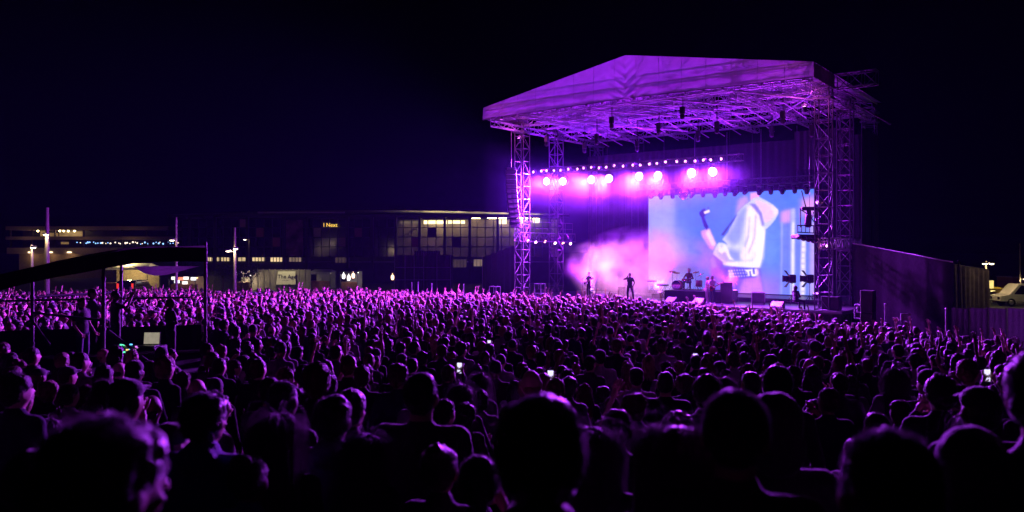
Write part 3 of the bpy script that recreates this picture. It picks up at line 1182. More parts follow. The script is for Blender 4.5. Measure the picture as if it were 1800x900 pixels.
STAND = ((-.09, 0, .92), (-.105, .02, .5), (-.11, -.02, .09), (.09, 0, .92), (.105, .02, .5), (.11, -.02, .09))
LUNGE = ((-.09, 0, .92), (-.27, .16, .55), (-.27, .04, .09), (.09, 0, .92), (.14, .02, .5), (.15, -.05, .09))
SIT = ((-.09, 0, .92), (-.2, .40, .90), (-.2, .42, .48), (.09, 0, .92), (.2, .40, .90), (.2, .42, .48))


def hand_fingers(mb, w, h, palm, seg=6, r=0.0095):
    w, h = Vector(w), Vector(h).normalized()
    s = h.cross(Vector(palm)).normalized()
    nrm = s.cross(h).normalized()
    for off, ln in ((-.03, .07), (-.01, .083), (.01, .088), (.03, .075)):
        a = w + h * 0.085 + s * off
        b = a + h * ln * 0.55 + nrm * 0.008
        c = b + h * ln * 0.4 + nrm * 0.028
        mb.capsule(a, b, r, r * 0.9, seg)
        mb.capsule(b, c, r * 0.9, r * 0.7, seg)
    a = w + h * 0.03 - s * 0.035
    b = a + h * 0.035 - s * 0.03 + nrm * 0.01
    c = b + h * 0.035 - s * 0.005 + nrm * 0.012
    mb.capsule(a, b, r * 1.15, r, seg)
    mb.capsule(b, c, r, r * 0.75, seg)


def person_meshes(pose='down', hair='short', sleeves='long', legs=STAND, build=1.0, voxel=0.028, head_yaw=0.0, head_pitch=0.0, fem=False, collar=False, seed=0, name='person'):
    rr = random.Random(seed)
    B = build * (0.92 if fem else 1.0)
    eL, wL, eR, wR = [Vector(p) for p in POSES[pose]]
    sh = 0.175 * B
    sL, sR = Vector((-sh, -.01, 1.395)), Vector((sh, -.01, 1.395))
    hipr = 1.08 if fem else 1.0
    hL, kL, aL, hR, kR, aR = [Vector(p) for p in legs]
    hrot = Matrix.Rotation(head_yaw, 3, 'Z') @ Matrix.Rotation(head_pitch, 3, 'X')
    piv = Vector((0, -0.01, 1.52))

    def turn(mb):
        mb.v = [tuple(piv + hrot @ (Vector(p) - piv)) for p in mb.v]
        return mb
    # body: one continuous skin
    hd = MB()
    hd.sphere((0, 0.0, 1.62), .076, .096, .104, 14, 10)
    hd.sphere((0, -.022, 1.635), .075, .082, .088, 14, 10)
    hd.sphere((0, .034, 1.55), .056, .060, .056, 12, 8)
    hd.sphere((0, .06, 1.515), .026, .024, .02, 8, 6)
    hd.capsule((0, .098, 1.63), (0, .118, 1.588), .011, .017, 8)
    hd.sphere((0, .088, 1.648), .052, .016, .012, 10, 6)
    for s in (-1, 1):
        hd.sphere((s * .085, -.008, 1.598), .015, .024, .036, 8, 6)
        hd.sphere((s * .042, .07, 1.582), .024, .02, .02, 8, 6)
    turn(hd)
    bd = MB()
    bd.v, bd.f, bd.s = list(hd.v), list(hd.f), list(hd.s)
    bd.capsule((0, -.022, 1.40), (0, -.006, 1.55), .062 * B, .054 * B, 12)
    bd.sphere((0, 0, 1.27), .165 * B, .10, .19, 14, 10)
    bd.sphere((0, 0, 1.05), .14 * B, .095, .19, 14, 10)
    bd.sphere((0, -.005, .93), .15 * B * hipr, .105, .12, 14, 10)
    bd.capsule(sL, sR, .052, .052, 10)
    for s_, e_, w_ in ((sL, eL, wL), (sR, eR, wR)):
        bd.capsule(s_, e_, .047 * B, .037 * B, 10)
        bd.capsule(e_, w_, .038 * B, .028, 10)
        h = (w_ - e_).normalized()
        bd.capsule(w_, w_ + h * 0.075, .030, .032, 10)
    for a, b, c in ((hL, kL, aL), (hR, kR, aR)):
        bd.capsule(a, b, .082 * B, .052, 10)
        bd.capsule(b, c, .052, .036, 10)
        bd.capsule(c, c + Vector((0, .15, -.045)), .04, .03, 8)
    body = remesh(bd, voxel, 2, 'body')
    fg = MB()
    for e_, w_ in ((eL, wL), (eR, wR)):
        h = (w_ - e_).normalized()
        hand_fingers(fg, w_, h, (0, 1, 0.15) if abs(h.y) < 0.8 else (0, 0, -1))
    ft = MB()
    for s in (-1, 1):
        ft.sphere((s * .031, .087, 1.622), .012, .008, .008, 8, 5)
    ft.sphere((0, .092, 1.548), .02, .008, .005, 8, 5)
    turn(ft)
    body2 = concat([(body, 0), (fg, 0), (ft, 1)], name)
    body2.materials.append(M_SKIN)
    body2.materials.append(M_FEAT)
    bpy.data.meshes.remove(body)
    # top
    tp = MB()
    puff = 1.0 if sleeves != 'jacket' else 1.1
    tp.sphere((0, 0, 1.275), .186 * B * puff, .118 * puff, .20, 16, 10)
    tp.sphere((0, 0, 1.06), .162 * B * puff, .116 * puff, .19, 16, 10)
    tp.sphere((0, -.004, .95), .166 * B * hipr * puff, .122 * puff, .10, 16, 8)
    tp.capsule(sL, sR, .066 * puff, .066 * puff, 12)
    tp.capsule((0, -.02, 1.40), (0, -.014, 1.475), .10 * B, .066, 12)
    if collar:
        tp.sphere((0, -.03, 1.49), .085, .075, .045, 12, 8)
        tp.sphere((0, -.09, 1.45), .10, .06, .075, 12, 8)
    for s_, e_, w_ in ((sL, eL, wL), (sR, eR, wR)):
        if sleeves == 'none':
            continue
        if sleeves == 'short':
            tp.capsule(s_, s_.lerp(e_, 0.62), .062 * B, .056 * B, 10)
        else:
            tp.capsule(s_, e_, .062 * B * puff, .05 * B * puff, 10)
            tp.capsule(e_, e_.lerp(w_, 0.93), .05 * B * puff, .038 * puff, 10)
    top = remesh(tp, voxel, 2, 'top')
    tr = MB()
    tr.sphere((0, -.006, .92), .165 * B * hipr, .122, .11, 14, 8)
    for a, b, c in ((hL, kL, aL), (hR, kR, aR)):
        tr.capsule(a, b, .098 * B * hipr, .066, 10)
        tr.capsule(b, c, .066, .055, 10)
    trou = remesh(tr, voxel, 2, 'trousers')
    # hair
    hm = MB()
    hats = None
    if hair in ('short', 'cap', 'bun', 'pony', 'long', 'thick'):
        g = 1.0 + (0.10 if hair in ('long', 'thick') else 0.0)
        hm.sphere((0, -.014, 1.655), .083 * g, .103 * g, .084 * g, 16, 10)
        hm.sphere((0, -.042, 1.615), .081 * g, .074 * g, .098 * g, 16, 10)
    if hair == 'long':
        hm.sphere((0, -.078, 1.48), .112, .05, .22, 14, 10)
        hm.sphere((0, -.095, 1.36), .125, .042, .16, 14, 10)
        for s in (-1, 1):
            hm.capsule((s * .078, -.01, 1.66), (s * .098, -.03, 1.42), .028, .034, 10)
    elif hair == 'bun':
        hm.sphere((0, -.10, 1.715), .052, .05, .05, 12, 8)
    elif hair == 'pony':
        hm.capsule((0, -.12, 1.67), (0, -.16, 1.58), .03, .036, 10)
        hm.capsule((0, -.16, 1.58), (0.01, -.145, 1.42), .036, .018, 10)
    elif hair == 'curly':
        hm.sphere((0, -.02, 1.66), .098, .115, .10, 16, 10)
        hm.sphere((0, -.045, 1.60), .105, .08, .10, 16, 10)
        for _ in range(70):
            v = Vector((rr.gauss(0, 1), rr.gauss(0, 1) - 0.4, rr.gauss(0, 1) + 0.3)).normalized()
            if v.y > 0.35 and v.z < 0.5:
                continue
            c = Vector((0, -.025, 1.645)) + Vector((v.x * .105, v.y * .115, v.z * .105))
            hm.sphere(c, rr.uniform(.02, .034), seg=8, rings=6)
    elif hair == 'bald':
        hm.sphere((0, -.052, 1.58), .078, .055, .05, 12, 8)
    elif hair == 'beanie':
        hm.sphere((0, -.012, 1.66), .09, .108, .098, 16, 10)
        hm.sphere((0, -.03, 1.625), .09, .09, .05, 16, 8)
    elif hair == 'hood':
        hm.sphere((0, -.025, 1.645), .104, .118, .112, 16, 10)
        hm.sphere((0, -.055, 1.55), .105, .085, .12, 16, 10)
    turn(hm)
    hairm = remesh(hm, min(voxel, 0.020), 1, 'hair')
    amp = {'short': .011, 'thick': .018, 'long': .018, 'curly': .016, 'pony': .010, 'bun': .010, 'cap': .008}.get(hair, 0.004)
    for v in hairm.vertices:
        q_ = v.co * 34 + Vector((seed, 0, 0))
        q_.z *= .45
        v.co = v.co + v.normal * (amp * mnoise.noise(q_) + amp * .7 * mnoise.noise(q_ * 2.3))
    if hair == 'cap' or hair == 'bucket':
        hm2 = MB()
        if hair == 'cap':
            hm2.sphere((0, -.010, 1.668), .090, .110, .072, 16, 10)
            hm2.sphere((0, .115, 1.672), .07, .075, .012, 14, 6)
        turn(hm2)
        hats = remesh(hm2, min(voxel, 0.018), 1, 'cap')
    for me, mt in ((top, M_TOP), (trou, M_TROU), (hairm, M_HAT if hair in ('beanie', 'hood') else M_HAIR)):
        me.materials.clear()
        me.materials.append(mt)
    if hats:
        hats.materials.clear()
        hats.materials.append(M_HAT)
    return dict(body=body2, top=top, trousers=trou, hair=hairm, cap=hats, hairname={'beanie': 'beanie', 'hood': 'hood'}.get(hair, 'hair'))


def place_person(pm, loc, rz, scale, name='person', mats=None, extra=True):
    o = new_obj(name, pm['body'])
    o.location = loc
    o.rotation_euler = (0, 0, rz)
    o.scale = (scale,) * 3
    for key, nm in (('top', 'top'), ('trousers', 'trousers'), ('hair', pm['hairname']), ('cap', 'cap')):
        if pm.get(key) is None:
            continue
        c = new_obj(nm, pm[key], o)
        if mats and key in mats:
            c.material_slots[0].link = 'OBJECT'
            c.material_slots[0].material = mats[key]
    if mats and 'body' in mats:
        o.material_slots[0].link = 'OBJECT'
        o.material_slots[0].material = mats['body']
    return o


def face_stage(x, y, jitter=0.0):
    return -math.atan2(9.5 - x, 47.0 - y) + jitter


# hair strands for the people standing closest to the camera
def hair_material():
    m = bpy.data.materials.new('hair_strands')
    m.use_nodes = True
    nt = m.node_tree
    b = nt.nodes['Principled BSDF']
    oi = nd(nt, 'ShaderNodeObjectInfo')
    rp = nd(nt, 'ShaderNodeValToRGB')
    rp.color_ramp.elements[0].color = (.04, .034, .036, 1)
    rp.color_ramp.elements[1].color = (.13, .105, .115, 1)
    nt.links.new(oi.outputs['Random'], rp.inputs[0])
    nt.links.new(rp.outputs[0], b.inputs['Base Color'])
    b.inputs['Roughness'].default_value = .5
    tr = nd(nt, 'ShaderNodeBsdfTranslucent')
    nt.links.new(rp.outputs[0], tr.inputs['Color'])
    mx = nd(nt, 'ShaderNodeMixShader')
    mx.inputs[0].default_value = .18
    nt.links.new(b.outputs[0], mx.inputs[1])
    nt.links.new(tr.outputs[0], mx.inputs[2])
    nt.links.new(mx.outputs[0], nt.nodes['Material Output'].inputs['Surface'])
    return m


M_STRAND = hair_material()


def strands(kind, seed, count=3200, length=None):
    rs = np.random.RandomState(seed)
    c = np.array([0, -0.018, 1.64])
    rad = np.array([.088, .106, .096])
    if kind in ('long',):
        rad = rad * 1.06
    if kind == 'curly':
        rad = rad * 1.18
    v = rs.normal(size=(count * 4, 3))
    v /= np.linalg.norm(v, axis=1)[:, None]
    keep = (v[:, 2] > -0.55) & ~((v[:, 1] > 0.15) & (v[:, 2] < 0.45)) & ~((v[:, 1] > 0.5) & (v[:, 2] < 0.75))
    v = v[keep][:count]
    n = len(v)
    npt = 7
    pts = np.zeros((n, npt, 3))
    p = c + v * rad * 0.98
    pts[:, 0] = p
    L = {'short': .018, 'long': .52, 'curly': .05, 'thick': .03, 'bun': .02, 'pony': .02}.get(kind, .02)
    if length:
        L = length
    ln = L * rs.uniform(0.55, 1.15, size=(n, 1))
    step = ln / (npt - 1)
    rv = rs.normal(size=(n, 3))
    d = v.copy()
    for i in range(1, npt):
        if kind == 'long':
            q = (p - c) / rad
            rq = np.linalg.norm(q, axis=1)[:, None]
            nq = q / np.maximum(rq, 1e-6)
            down = np.array([0, 0, -1.0]) + np.array([0, -0.25, 0]) * (nq[:, 2:3] > 0)
            tang = down - nq * np.sum(down * nq, axis=1)[:, None] * (p[:, 2:3] > 1.6)
            tang += rv * 0.10
            tang /= np.maximum(np.linalg.norm(tang, axis=1)[:, None], 1e-6)
            p = p + tang * step
            q = (p - c) / rad
            rq = np.linalg.norm(q, axis=1)[:, None]
            fix = rq < 1.06
            p = np.where(fix, c + q / np.maximum(rq, 1e-6) * 1.06 * rad, p)
            # keep off the shoulders and back
            bc = np.array([0, 0, 1.30])
            br = np.array([.2, .135, .2])
            q = (p - bc) / br
            rq = np.linalg.norm(q, axis=1)[:, None]
            p = np.where(rq < 1.05, bc + q / np.maximum(rq, 1e-6) * 1.05 * br, p)
            p[:, 0] = np.clip(p[:, 0], -.13, .13) * .97 + .03 * p[:, 0]
        elif kind == 'curly':
            d = d + rs.normal(size=(n, 3)) * 0.8
            d /= np.linalg.norm(d, axis=1)[:, None]
            p = p + d * step
        else:
            back = np.array([0, -0.9, -0.7])
            d = v * 0.4 + back * (0.4 + 0.5 * (v[:, 2:3] < 0.4)) + rv * 0.28
            d /= np.linalg.norm(d, axis=1)[:, None]
            p = p + d * step
        pts[:, i] = p
    hc = bpy.data.hair_curves.new('strands')
    hc.add_curves([npt] * n)
    hc.points.foreach_set('position', pts.reshape(-1).astype(np.float32))
    w = np.linspace(1.0, 0.35, npt)[None, :] * rs.uniform(0.8, 1.2, size=(n, 1)) * 0.0008
    hc.points.foreach_set('radius', w.reshape(-1).astype(np.float32))
    hc.materials.append(M_STRAND)
    return hc

# ------------------------------------------------------------------ the band and their gear
AUD = 2.488                                  # heading that looks out over the crowd
M_BLK = mat('black_cotton', (0.010, 0.010, 0.012), 0.85, sheen=0.3, var=0.2, bump=0.3)
M_WHT = mat('white_cotton', (0.6, 0.58, 0.57), 0.8, var=0.1, bump=0.3)
M_RED = mat('dark_red_cloth', (0.12, 0.03, 0.03), 0.8, var=0.2, bump=0.3)
M_NAVY = mat('navy_cloth', (0.015, 0.018, 0.05), 0.8, var=0.2)
M_SK1 = mat('pale_skin', (0.5, 0.31, 0.24), 0.5, var=0.06)
M_BLOND = mat('bleached_hair', (0.6, 0.5, 0.36), 0.5, var=0.2, bump=0.5)
M_DKHAIR = mat('dark_hair', (0.012, 0.009, 0.008), 0.42, spec=0.5, sheen=0.7, var=0.2, bump=0.5)


def shoes_for(o, legs, material):
    m = MB()
    for a in (Vector(legs[2]), Vector(legs[5])):
        m.capsule(a + Vector((0, -.03, -.035)), a + Vector((0, .17, -.052)), .055, .042, 10)
        m.box((a.x - .045, a.y - .08, a.z - .092), (a.x + .045, a.y + .2, a.z - .066))
    m.build('shoes', material, o)


pm = person_meshes('guitar', 'short', 'short', STAND, 0.9, 0.016, seed=2)
gp = P(1035, 523, 54.4)
gp.z = DECK + 0.004
guitarist = place_person(pm, gp, AUD - 0.25, 1.0, 'person', dict(top=M_BLK, trousers=M_BLK, body=M_SK1, hair=M_DKHAIR))
shoes_for(guitarist, STAND, M_BLK)
tag(guitarist, 'guitarist in a black T-shirt standing in pink smoke on the left of the stage', 'person')


def guitar(name, loc, rz, col, lab):
    o = empty(name, loc, rz)
    m = MB()
    out = [(-.02, -.10), (.06, -.13), (.17, -.17), (.26, -.12), (.27, 0), (.25, .12), (.15, .16), (.06, .11), (0, .09), (-.08, .13), (-.12, .08), (-.09, 0), (-.11, -.07), (-.08, -.13)]
    # body outline lies in the x/z plane, tilted so that the neck points up
    ca, sa = math.cos(0.42), math.sin(0.42)

    def tr(x, y, z):
        return Vector((x * ca + z * sa, y, -x * sa + z * ca))
    n = len(out)
    m.add([tr(x, -.02, z) for x, z in out] + [tr(x, .025, z) for x, z in out], [tuple(range(n)), tuple(range(2 * n - 1, n - 1, -1))] + [(i, i + n, (i + 1) % n + n, (i + 1) % n) for i in range(n)])
    m.build('guitar_body', col, o)
    m = MB()
    m.box((-.62, .026, -.026), (.05, .044, .026), tr)
    m.build('neck', M_WOOD, o)
    m = MB()
    m.box((-.80, .02, -.04), (-.621, .04, .05), tr)
    m.build('headstock', M_WOOD, o)
    m = MB()
    m.box((.02, .0265, -.05), (.2, .034, .06), tr)
    m.build('pickguard', M_BLACKM, o)
    tag(o, lab, 'guitar')
    return o


q = Matrix.Rotation(AUD - 0.25, 3, 'Z')
guitar('electric_guitar', gp + q @ Vector((.06, .19, 1.02)), AUD - 0.25, mat('white_lacquer', (0.75, 0.73, 0.7), 0.2, var=0.05), 'white electric guitar held by the guitarist in the smoke')

pm = person_meshes('mic', 'short', 'short', LUNGE, 1.0, 0.016, seed=3)
sp_ = P(1107, 530, 50.6)
sp_.z = DECK + 0.004
singer = place_person(pm, sp_, AUD + 0.1, 1.03, 'person', dict(top=M_BLK, trousers=M_BLK, hair=M_DKHAIR, body=mat('deep_skin', (0.10, 0.055, 0.04), 0.5, var=0.08)))
shoes_for(singer, LUNGE, M_BLK)
tag(singer, 'singer in black clothes with bent knee holding a microphone at centre stage', 'person')
q = Matrix.Rotation(AUD + 0.1, 3, 'Z')
mic = empty('microphone', sp_ + q @ Vector((.06, .22, 1.56)) * 1.03, AUD)
m = MB()
m.tube((0, 0, -.02), (.06, .03, -.18), .016, .013, 8)
m.build('handle', M_BLACKM, mic)
m = MB()
m.sphere((0, 0, 0), .028)
m.build('grille', M_STEEL, mic)
tag(mic, 'black hand microphone in the fist of the singer at centre stage', 'microphone')

# drum riser
RK0, RK1, RT0, RT1, RTOP = K(1168, 5.0), K(1268, 5.0), 5.0, 7.6, DECK + 0.7
m = MB()
m.box((RK0, RT0, DECK + 0.004), (RK1, RT1, RTOP), sf)
o = m.build('drum_riser', M_DRAPE)
tag(o, 'low black platform carrying the drum kit on the stage', 'platform')

pm = person_meshes('drum', 'curly', 'long', SIT, 0.95, 0.018, seed=4)
dp = S(K(1211, 6.7), 6.7, RTOP - 0.4)
drummer = place_person(pm, dp, AUD + 0.15, 1.0, 'person', dict(top=M_RED, trousers=M_BLK, hair=M_BLOND, body=M_SK1))
shoes_for(drummer, SIT, M_BLK)
tag(drummer, 'blond drummer in dark red seated behind the drum kit', 'person')
m = MB()
m.lathe([(0.16, 0.40), (0.17, 0.44), (0.16, 0.50), (0.1, 0.52)], 14)
o = empty('drum_stool', (dp.x, dp.y, RTOP))
m.build('seat', M_BLACKM, o)
m = MB()
m.tube((0, 0, 0.12), (0, 0, 0.41), 0.02)
for i in range(3):
    a = i * 2.094
    m.tube((0, 0, 0.2), (0.22 * math.cos(a), 0.22 * math.sin(a), 0.01), 0.012)
m.build('tripod', M_CHROME, o)
tag(o, 'round drum stool under the drummer', 'stool')
M_DRUM = mat('drum_shell', (0.28, 0.06, 0.08), 0.25, var=0.15)
M_HEAD = mat('drum_skin', (0.55, 0.5, 0.5), 0.5, var=0.15)


def drum(name, px, t, z, r, d, axis, lab):
    p = S(K(px, t), t, z)
    o = empty(name, p, STAGE_ROT)
    m = MB()
    m.lathe([(r, -d / 2), (r, d / 2)], 22, axis)
    m.build('shell', M_DRUM, o)
    ax = Vector(axis).normalized()
    for s in (-1, 1):
        m = MB()
        m.lathe([(r * .98, 0), (r * .97, .012)], 22, ax * s, ax * s * (d / 2 + 0.002))
        m.build('drum_head', M_HEAD, o)
        m = MB()
        m.lathe([(r * 1.0, 0), (r * 1.04, 0.004), (r * 1.04, .03), (r * 1.0, .034)], 22, ax * s, ax * s * (d / 2 - 0.015))
        m.build('hoop', M_CHROME, o)
    m = MB()
    n = 3
    low = -(z - RTOP)
    for i in range(n):
        a = i * 2.094 + 0.5
        m.tube((r * .9 * math.cos(a), r * .9 * math.sin(a), -0.02 if axis[2] else -r * 0.5), (r * 1.05 * math.cos(a), r * 1.05 * math.sin(a), low + 0.01), 0.012)
    m.build('leg', M_CHROME, o)
    tag(o, lab, 'drum')
    return o


drum('bass_drum', 1191, 5.7, RTOP + 0.31, 0.30, 0.42, (0, 1, 0.0), 'bass drum with round pale front skin on the black platform')
drum('floor_tom', 1229, 6.2, RTOP + 0.42, 0.2, 0.38, (0, 0.1, 1), 'floor tom standing to the right of the drummer')
drum('snare_drum', 1203, 6.1, RTOP + 0.62, 0.18, 0.14, (0, 0.15, 1), 'snare drum between the bass drum and the drummer')


def cymbal_stand(px, t, h, r, tilt, lab):
    o = empty('cymbal_stand', S(K(px, t), t, RTOP), STAGE_ROT)
    m = MB()
    m.tube((0, 0, .15), (0, 0, h), .013)
    for i in range(3):
        a = i * 2.094
        m.tube((0, 0, .35), (.24 * math.cos(a), .24 * math.sin(a), .012), .011)
    m.build('stand', M_CHROME, o)
    m = MB()
    m.lathe([(r, -.01), (r * .6, .012), (r * .2, .03), (r * .15, .05), (.02, .06)], 22, (tilt, -.25, 1), (0, 0, h))
    m.build('cymbal', M_BRASS, o)
    tag(o, lab, 'cymbal')


cymbal_stand(1182, 6.0, 1.15, .24, .2, 'cymbal on a tall stand left of the bass drum')
cymbal_stand(1223, 6.6, 1.12, .22, -.1, 'thin cymbal stand just right of the drummer')
cymbal_stand(1232, 5.9, 1.0, .27, -.5, 'steeply tilted dark cymbal beside the two players')
cymbal_stand(1190, 6.9, 1.05, .2, .1, 'small cymbal behind the bass drum')


def keyboard(px, py, t, w, lab, z0=DECK + 0.004):
    p = S(K(px, t), t, z0)
    zt = CZ + (HOR - py) / F * p.y - z0
    o = empty('keyboard', p, STAGE_ROT)
    m = MB()
    m.bevel_box((-w / 2, -.16, zt - .05), (w / 2, .16, zt + .04), .015)
    m.build('case', M_BLACKM, o)
    for i in range(21):
        m = MB()
        x = -w / 2 + .06 + i * (w - .12) / 21
        m.box((x, .02, zt + .041), (x + (w - .12) / 21 - .004, .15, zt + .052))
        m.build('key', M_WHITE, o)
    m = MB()
    for s in (-1, 1):
        m.tube((-w * .3, s * .12, zt - .05), (w * .3, s * .12, .015), .015)
        m.tube((w * .3, s * .12, zt - .05), (-w * .3, s * .12, .015), .015)
    m.build('stand', M_STEEL, o)
    tag(o, lab, 'keyboard')


keyboard(1165, 501, 6.0, 0.7, 'small keyboard on a crossed stand left of the bass drum')
keyboard(1146, 494, 8.2, 0.6, 'keyboard rack at the left edge of the video screen', DECK + 0.264)


def mic_stand(px, t, h, lean, lab, z0=DECK + 0.004):
    o = empty('microphone_stand', S(K(px, t), t, z0), STAGE_ROT)
    m = MB()
    m.lathe([(.14, 0), (.14, .02), (.03, .035)], 16)
    m.build('base', M_BLACKM, o)
    m = MB()
    m.tube((0, 0, .03), (0, 0, h * .82), .011)
    m.tube((-lean * .3, 0, h * .74), (lean, 0, h), .009)
    m.build('pole', M_BLACKM, o)
    m = MB()
    m.tube((lean, 0, h), (lean + (.09 if lean > 0 else -.09), 0, h + .03), .018, .024, 8)
    m.build('microphone', M_STEEL, o)
    tag(o, lab, 'mic stand')


mic_stand(1024, 4.8, 1.62, 0.45, 'microphone stand with a boom beside the guitarist')
mic_stand(1294, 5.2, 1.5, -0.2, 'microphone stand right of the tall loudspeaker cabinet')

# the two players close together right of the drums
pm = person_meshes('guitar', 'long', 'short', STAND, 0.95, 0.018, head_pitch=-0.25, seed=5)
bp_ = S(K(1252, 4.2), 4.2, DECK + 0.004)
o = place_person(pm, bp_, AUD + 1.0, 1.0, 'person', dict(top=M_WHT, trousers=M_NAVY, hair=M_DKHAIR, body=M_SK1))
shoes_for(o, STAND, M_WHT)
tag(o, 'dark-haired player in a white T-shirt and dark trousers right of the drums', 'person')
q = Matrix.Rotation(AUD + 1.0, 3, 'Z')
guitar('bass_guitar', bp_ + q @ Vector((.06, .19, 1.02)), AUD + 1.0, mat('red_lacquer', (0.25, 0.03, 0.03), 0.2, var=0.05), 'dark guitar held by the player in white')
pm = person_meshes('down', 'short', 'short', STAND, 0.92, 0.018, fem=True, head_pitch=0.2, seed=6)
o = place_person(pm, S(K(1243, 4.8), 4.8, DECK + 0.004), AUD - 0.9, 0.94, 'person', dict(top=mat('pink_cloth', (0.5, 0.25, 0.3), 0.8, var=0.15), trousers=mat('pale_trousers', (0.45, 0.36, 0.34), 0.8, var=0.1), hair=mat('auburn_hair', (0.3, 0.12, 0.06), 0.5, var=0.2, bump=.4), body=M_SK1))
shoes_for(o, STAND, M_WHT)
tag(o, 'shorter player in pale pink standing against the player in white', 'person')


def cabinet(name, px, t, w, d, h, lab, col, z0=DECK + 0.004, rot=0.0, cat='loudspeaker'):
    o = empty(name, S(K(px, t), t, z0), STAGE_ROT + rot)
    m = MB()
    m.bevel_box((-w / 2, -d / 2, 0.02), (w / 2, d / 2, h), .025)
    m.build('box', col, o)
    m = MB()
    m.grid(lambda u, v: Vector((-w / 2 + .05 + u * (w - .1), -d / 2 - .012 + .004 * math.sin(u * 40), .07 + v * (h - .12))), 30, 8)
    m.build('grille', M_BLACKM, o)
    m = MB()
    for x in (-1, 1):
        for y in (-1, 1):
            m.tube((x * (w / 2 - .06), y * (d / 2 - .06), 0), (x * (w / 2 - .06), y * (d / 2 - .06), .03), .03)
    m.build('foot', M_BLACKM, o)
    tag(o, lab, cat)
    return o


M_TOLEX = mat('dark_tolex', (0.06, 0.05, 0.055), 0.6, var=0.2)
cabinet('amplifier_cabinet', 1277, 5.4, 0.72, 0.45, 1.28, 'tall dark amplifier cabinet right of the players on stage', M_TOLEX, rot=0.35)
cabinet('small_amplifier', 1333, 6.0, 0.8, 0.4, 0.72, 'pale box-shaped amplifier on the smoky right half of the stage', mat('pale_tolex', (0.5, 0.45, 0.45), 0.6, var=0.15), rot=0.35)
cabinet('side_amplifier', 1094, 8.6, 0.6, 0.4, 0.7, 'amplifier half hidden in pink smoke behind the singer', mat('pale_tolex', None), rot=0.2)
cabinet('amplifier_rack', 1462, 3.6, 0.9, 0.6, 0.75, 'black equipment rack between the two right-hand towers', M_BLACKM, z0=DECK + 0.004)


def wedge(px, t, lab, z0=DECK + 0.004):
    o = empty('monitor_wedge', S(K(px, t), t, z0), STAGE_ROT + rnd.uniform(-.3, .3))
    m = MB()
    w = .34
    prof = [(-.28, 0), (.28, 0), (.28, .34), (.12, .38), (-.22, .12)]
    n = len(prof)
    m.add([(-w, y, z) for y, z in prof] + [(w, y, z) for y, z in prof], [tuple(range(n - 1, -1, -1)), tuple(range(n, 2 * n))] + [(i, (i + 1) % n, (i + 1) % n + n, i + n) for i in range(n)])
    m.build('box', M_BLACKM, o)
    m = MB()
    m.add([(-w + .04, .115 - .012, .385), (w - .04, .115 - .012, .385), (w - .04, -.225, .135), (-w + .04, -.225, .135)], [(0, 3, 2, 1)])
    m.build('grille', M_STEEL, o)
    tag(o, lab, 'loudspeaker')


wedge(1366, 3.3, 'wedge monitor at the stage edge right of the pale amplifier')
wedge(1056, 3.4, 'wedge monitor at the stage edge in front of the guitarist')
wedge(1180, 3.4, 'wedge monitor at the stage edge in front of the drum platform')
wedge(1228, 3.4, 'wedge monitor at the stage edge in front of the two players')


def stand_light(px, py, t, lab, aim):
    p = S(K(px, t), t, DECK + 0.004)
    h = CZ + (HOR - py) / F * p.y - p.z
    o = empty('stand_lamp', p, 0)
    m = MB()
    m.tube((0, 0, .3), (0, 0, h - .2), .018)
    for i in range(3):
        a = i * 2.094
        m.tube((0, 0, .55), (.45 * math.cos(a), .45 * math.sin(a), .012), .015)
    m.build('tripod', M_BLACKM, o)
    m = MB()
    m.bevel_box((-.2, -.2, h - .25), (.2, .2, h + .25), .04)
    m.path([(.0, -.2, h), (.0, -.2, h - .27), (.0, .2, h - .27), (.0, .2, h)], .014)
    m.build('lamp_head', M_BLACKM, o)
    for (a, b_, c) in ((0, .0, .26), (0, .0, -.26), (.22, 0, 0), (-.22, 0, 0)):
        m = MB()
        q0 = Vector((aim * .21, 0, h))
        if c:
            s = 1 if c > 0 else -1
            m.add([q0 + Vector((0, -.15, s * .23)), q0 + Vector((0, .15, s * .23)), q0 + Vector((aim * .2, .22, s * .5)), q0 + Vector((aim * .2, -.22, s * .5))], [(0, 1, 2, 3)])
        else:
            m.add([q0 + Vector((0, a * .75, -.15)), q0 + Vector((0, a * .75, .15)), q0 + Vector((aim * .26, a * 1.4, .2)), q0 + Vector((aim * .26, a * 1.4, -.2))], [(0, 1, 2, 3)])
        bo = m.build('barn_door', M_BLACKM, o)
        sd = bo.modifiers.new('thickness', 'SOLIDIFY')
        sd.thickness = 0.008
    tag(o, lab, 'lamp')


stand_light(1392, 490, 7.0, 'black lamp with barn doors on a tripod before the screen', -1)
stand_light(1423, 490, 7.4, 'black lamp with barn doors half behind the right tower', -1)

# crouching stage hand in a dark hood at the stage edge
pm = person_meshes('fold', 'hood', 'jacket', SIT, 1.05, 0.02, collar=True, seed=9)
o = place_person(pm, S(K(1399, 3.4), 3.4, DECK - 0.45), AUD + 2.6, 1.0, 'person', dict(top=M_BLK, trousers=M_BLK, hair=M_BLK))
tag(o, 'stage hand in a black hood crouching at the stage edge right of centre', 'person')


def open_case(px, py0, py1, w, d, lab):
    p = P(px, py1, d)
    h = (py1 - py0) / F * d
    o = empty('case_frame', p, STAGE_ROT)
    m = MB()
    for y in (0, .5):
        m.path([(-w / 2, y, 0), (-w / 2, y, h), (w / 2, y, h), (w / 2, y, 0), (-w / 2, y, 0)], .03)
    for x in (-w / 2, w / 2):
        for zz in (0, h):
            m.tube((x, 0, zz), (x, .5, zz), .03)
    m.build('frame', M_ALU, o)
    m = MB()
    m.box((-w / 2 + .05, .1, .04), (w / 2 - .05, .45, h * .45))
    m.build('case', M_BLACKM, o)
    tag(o, lab, 'case')


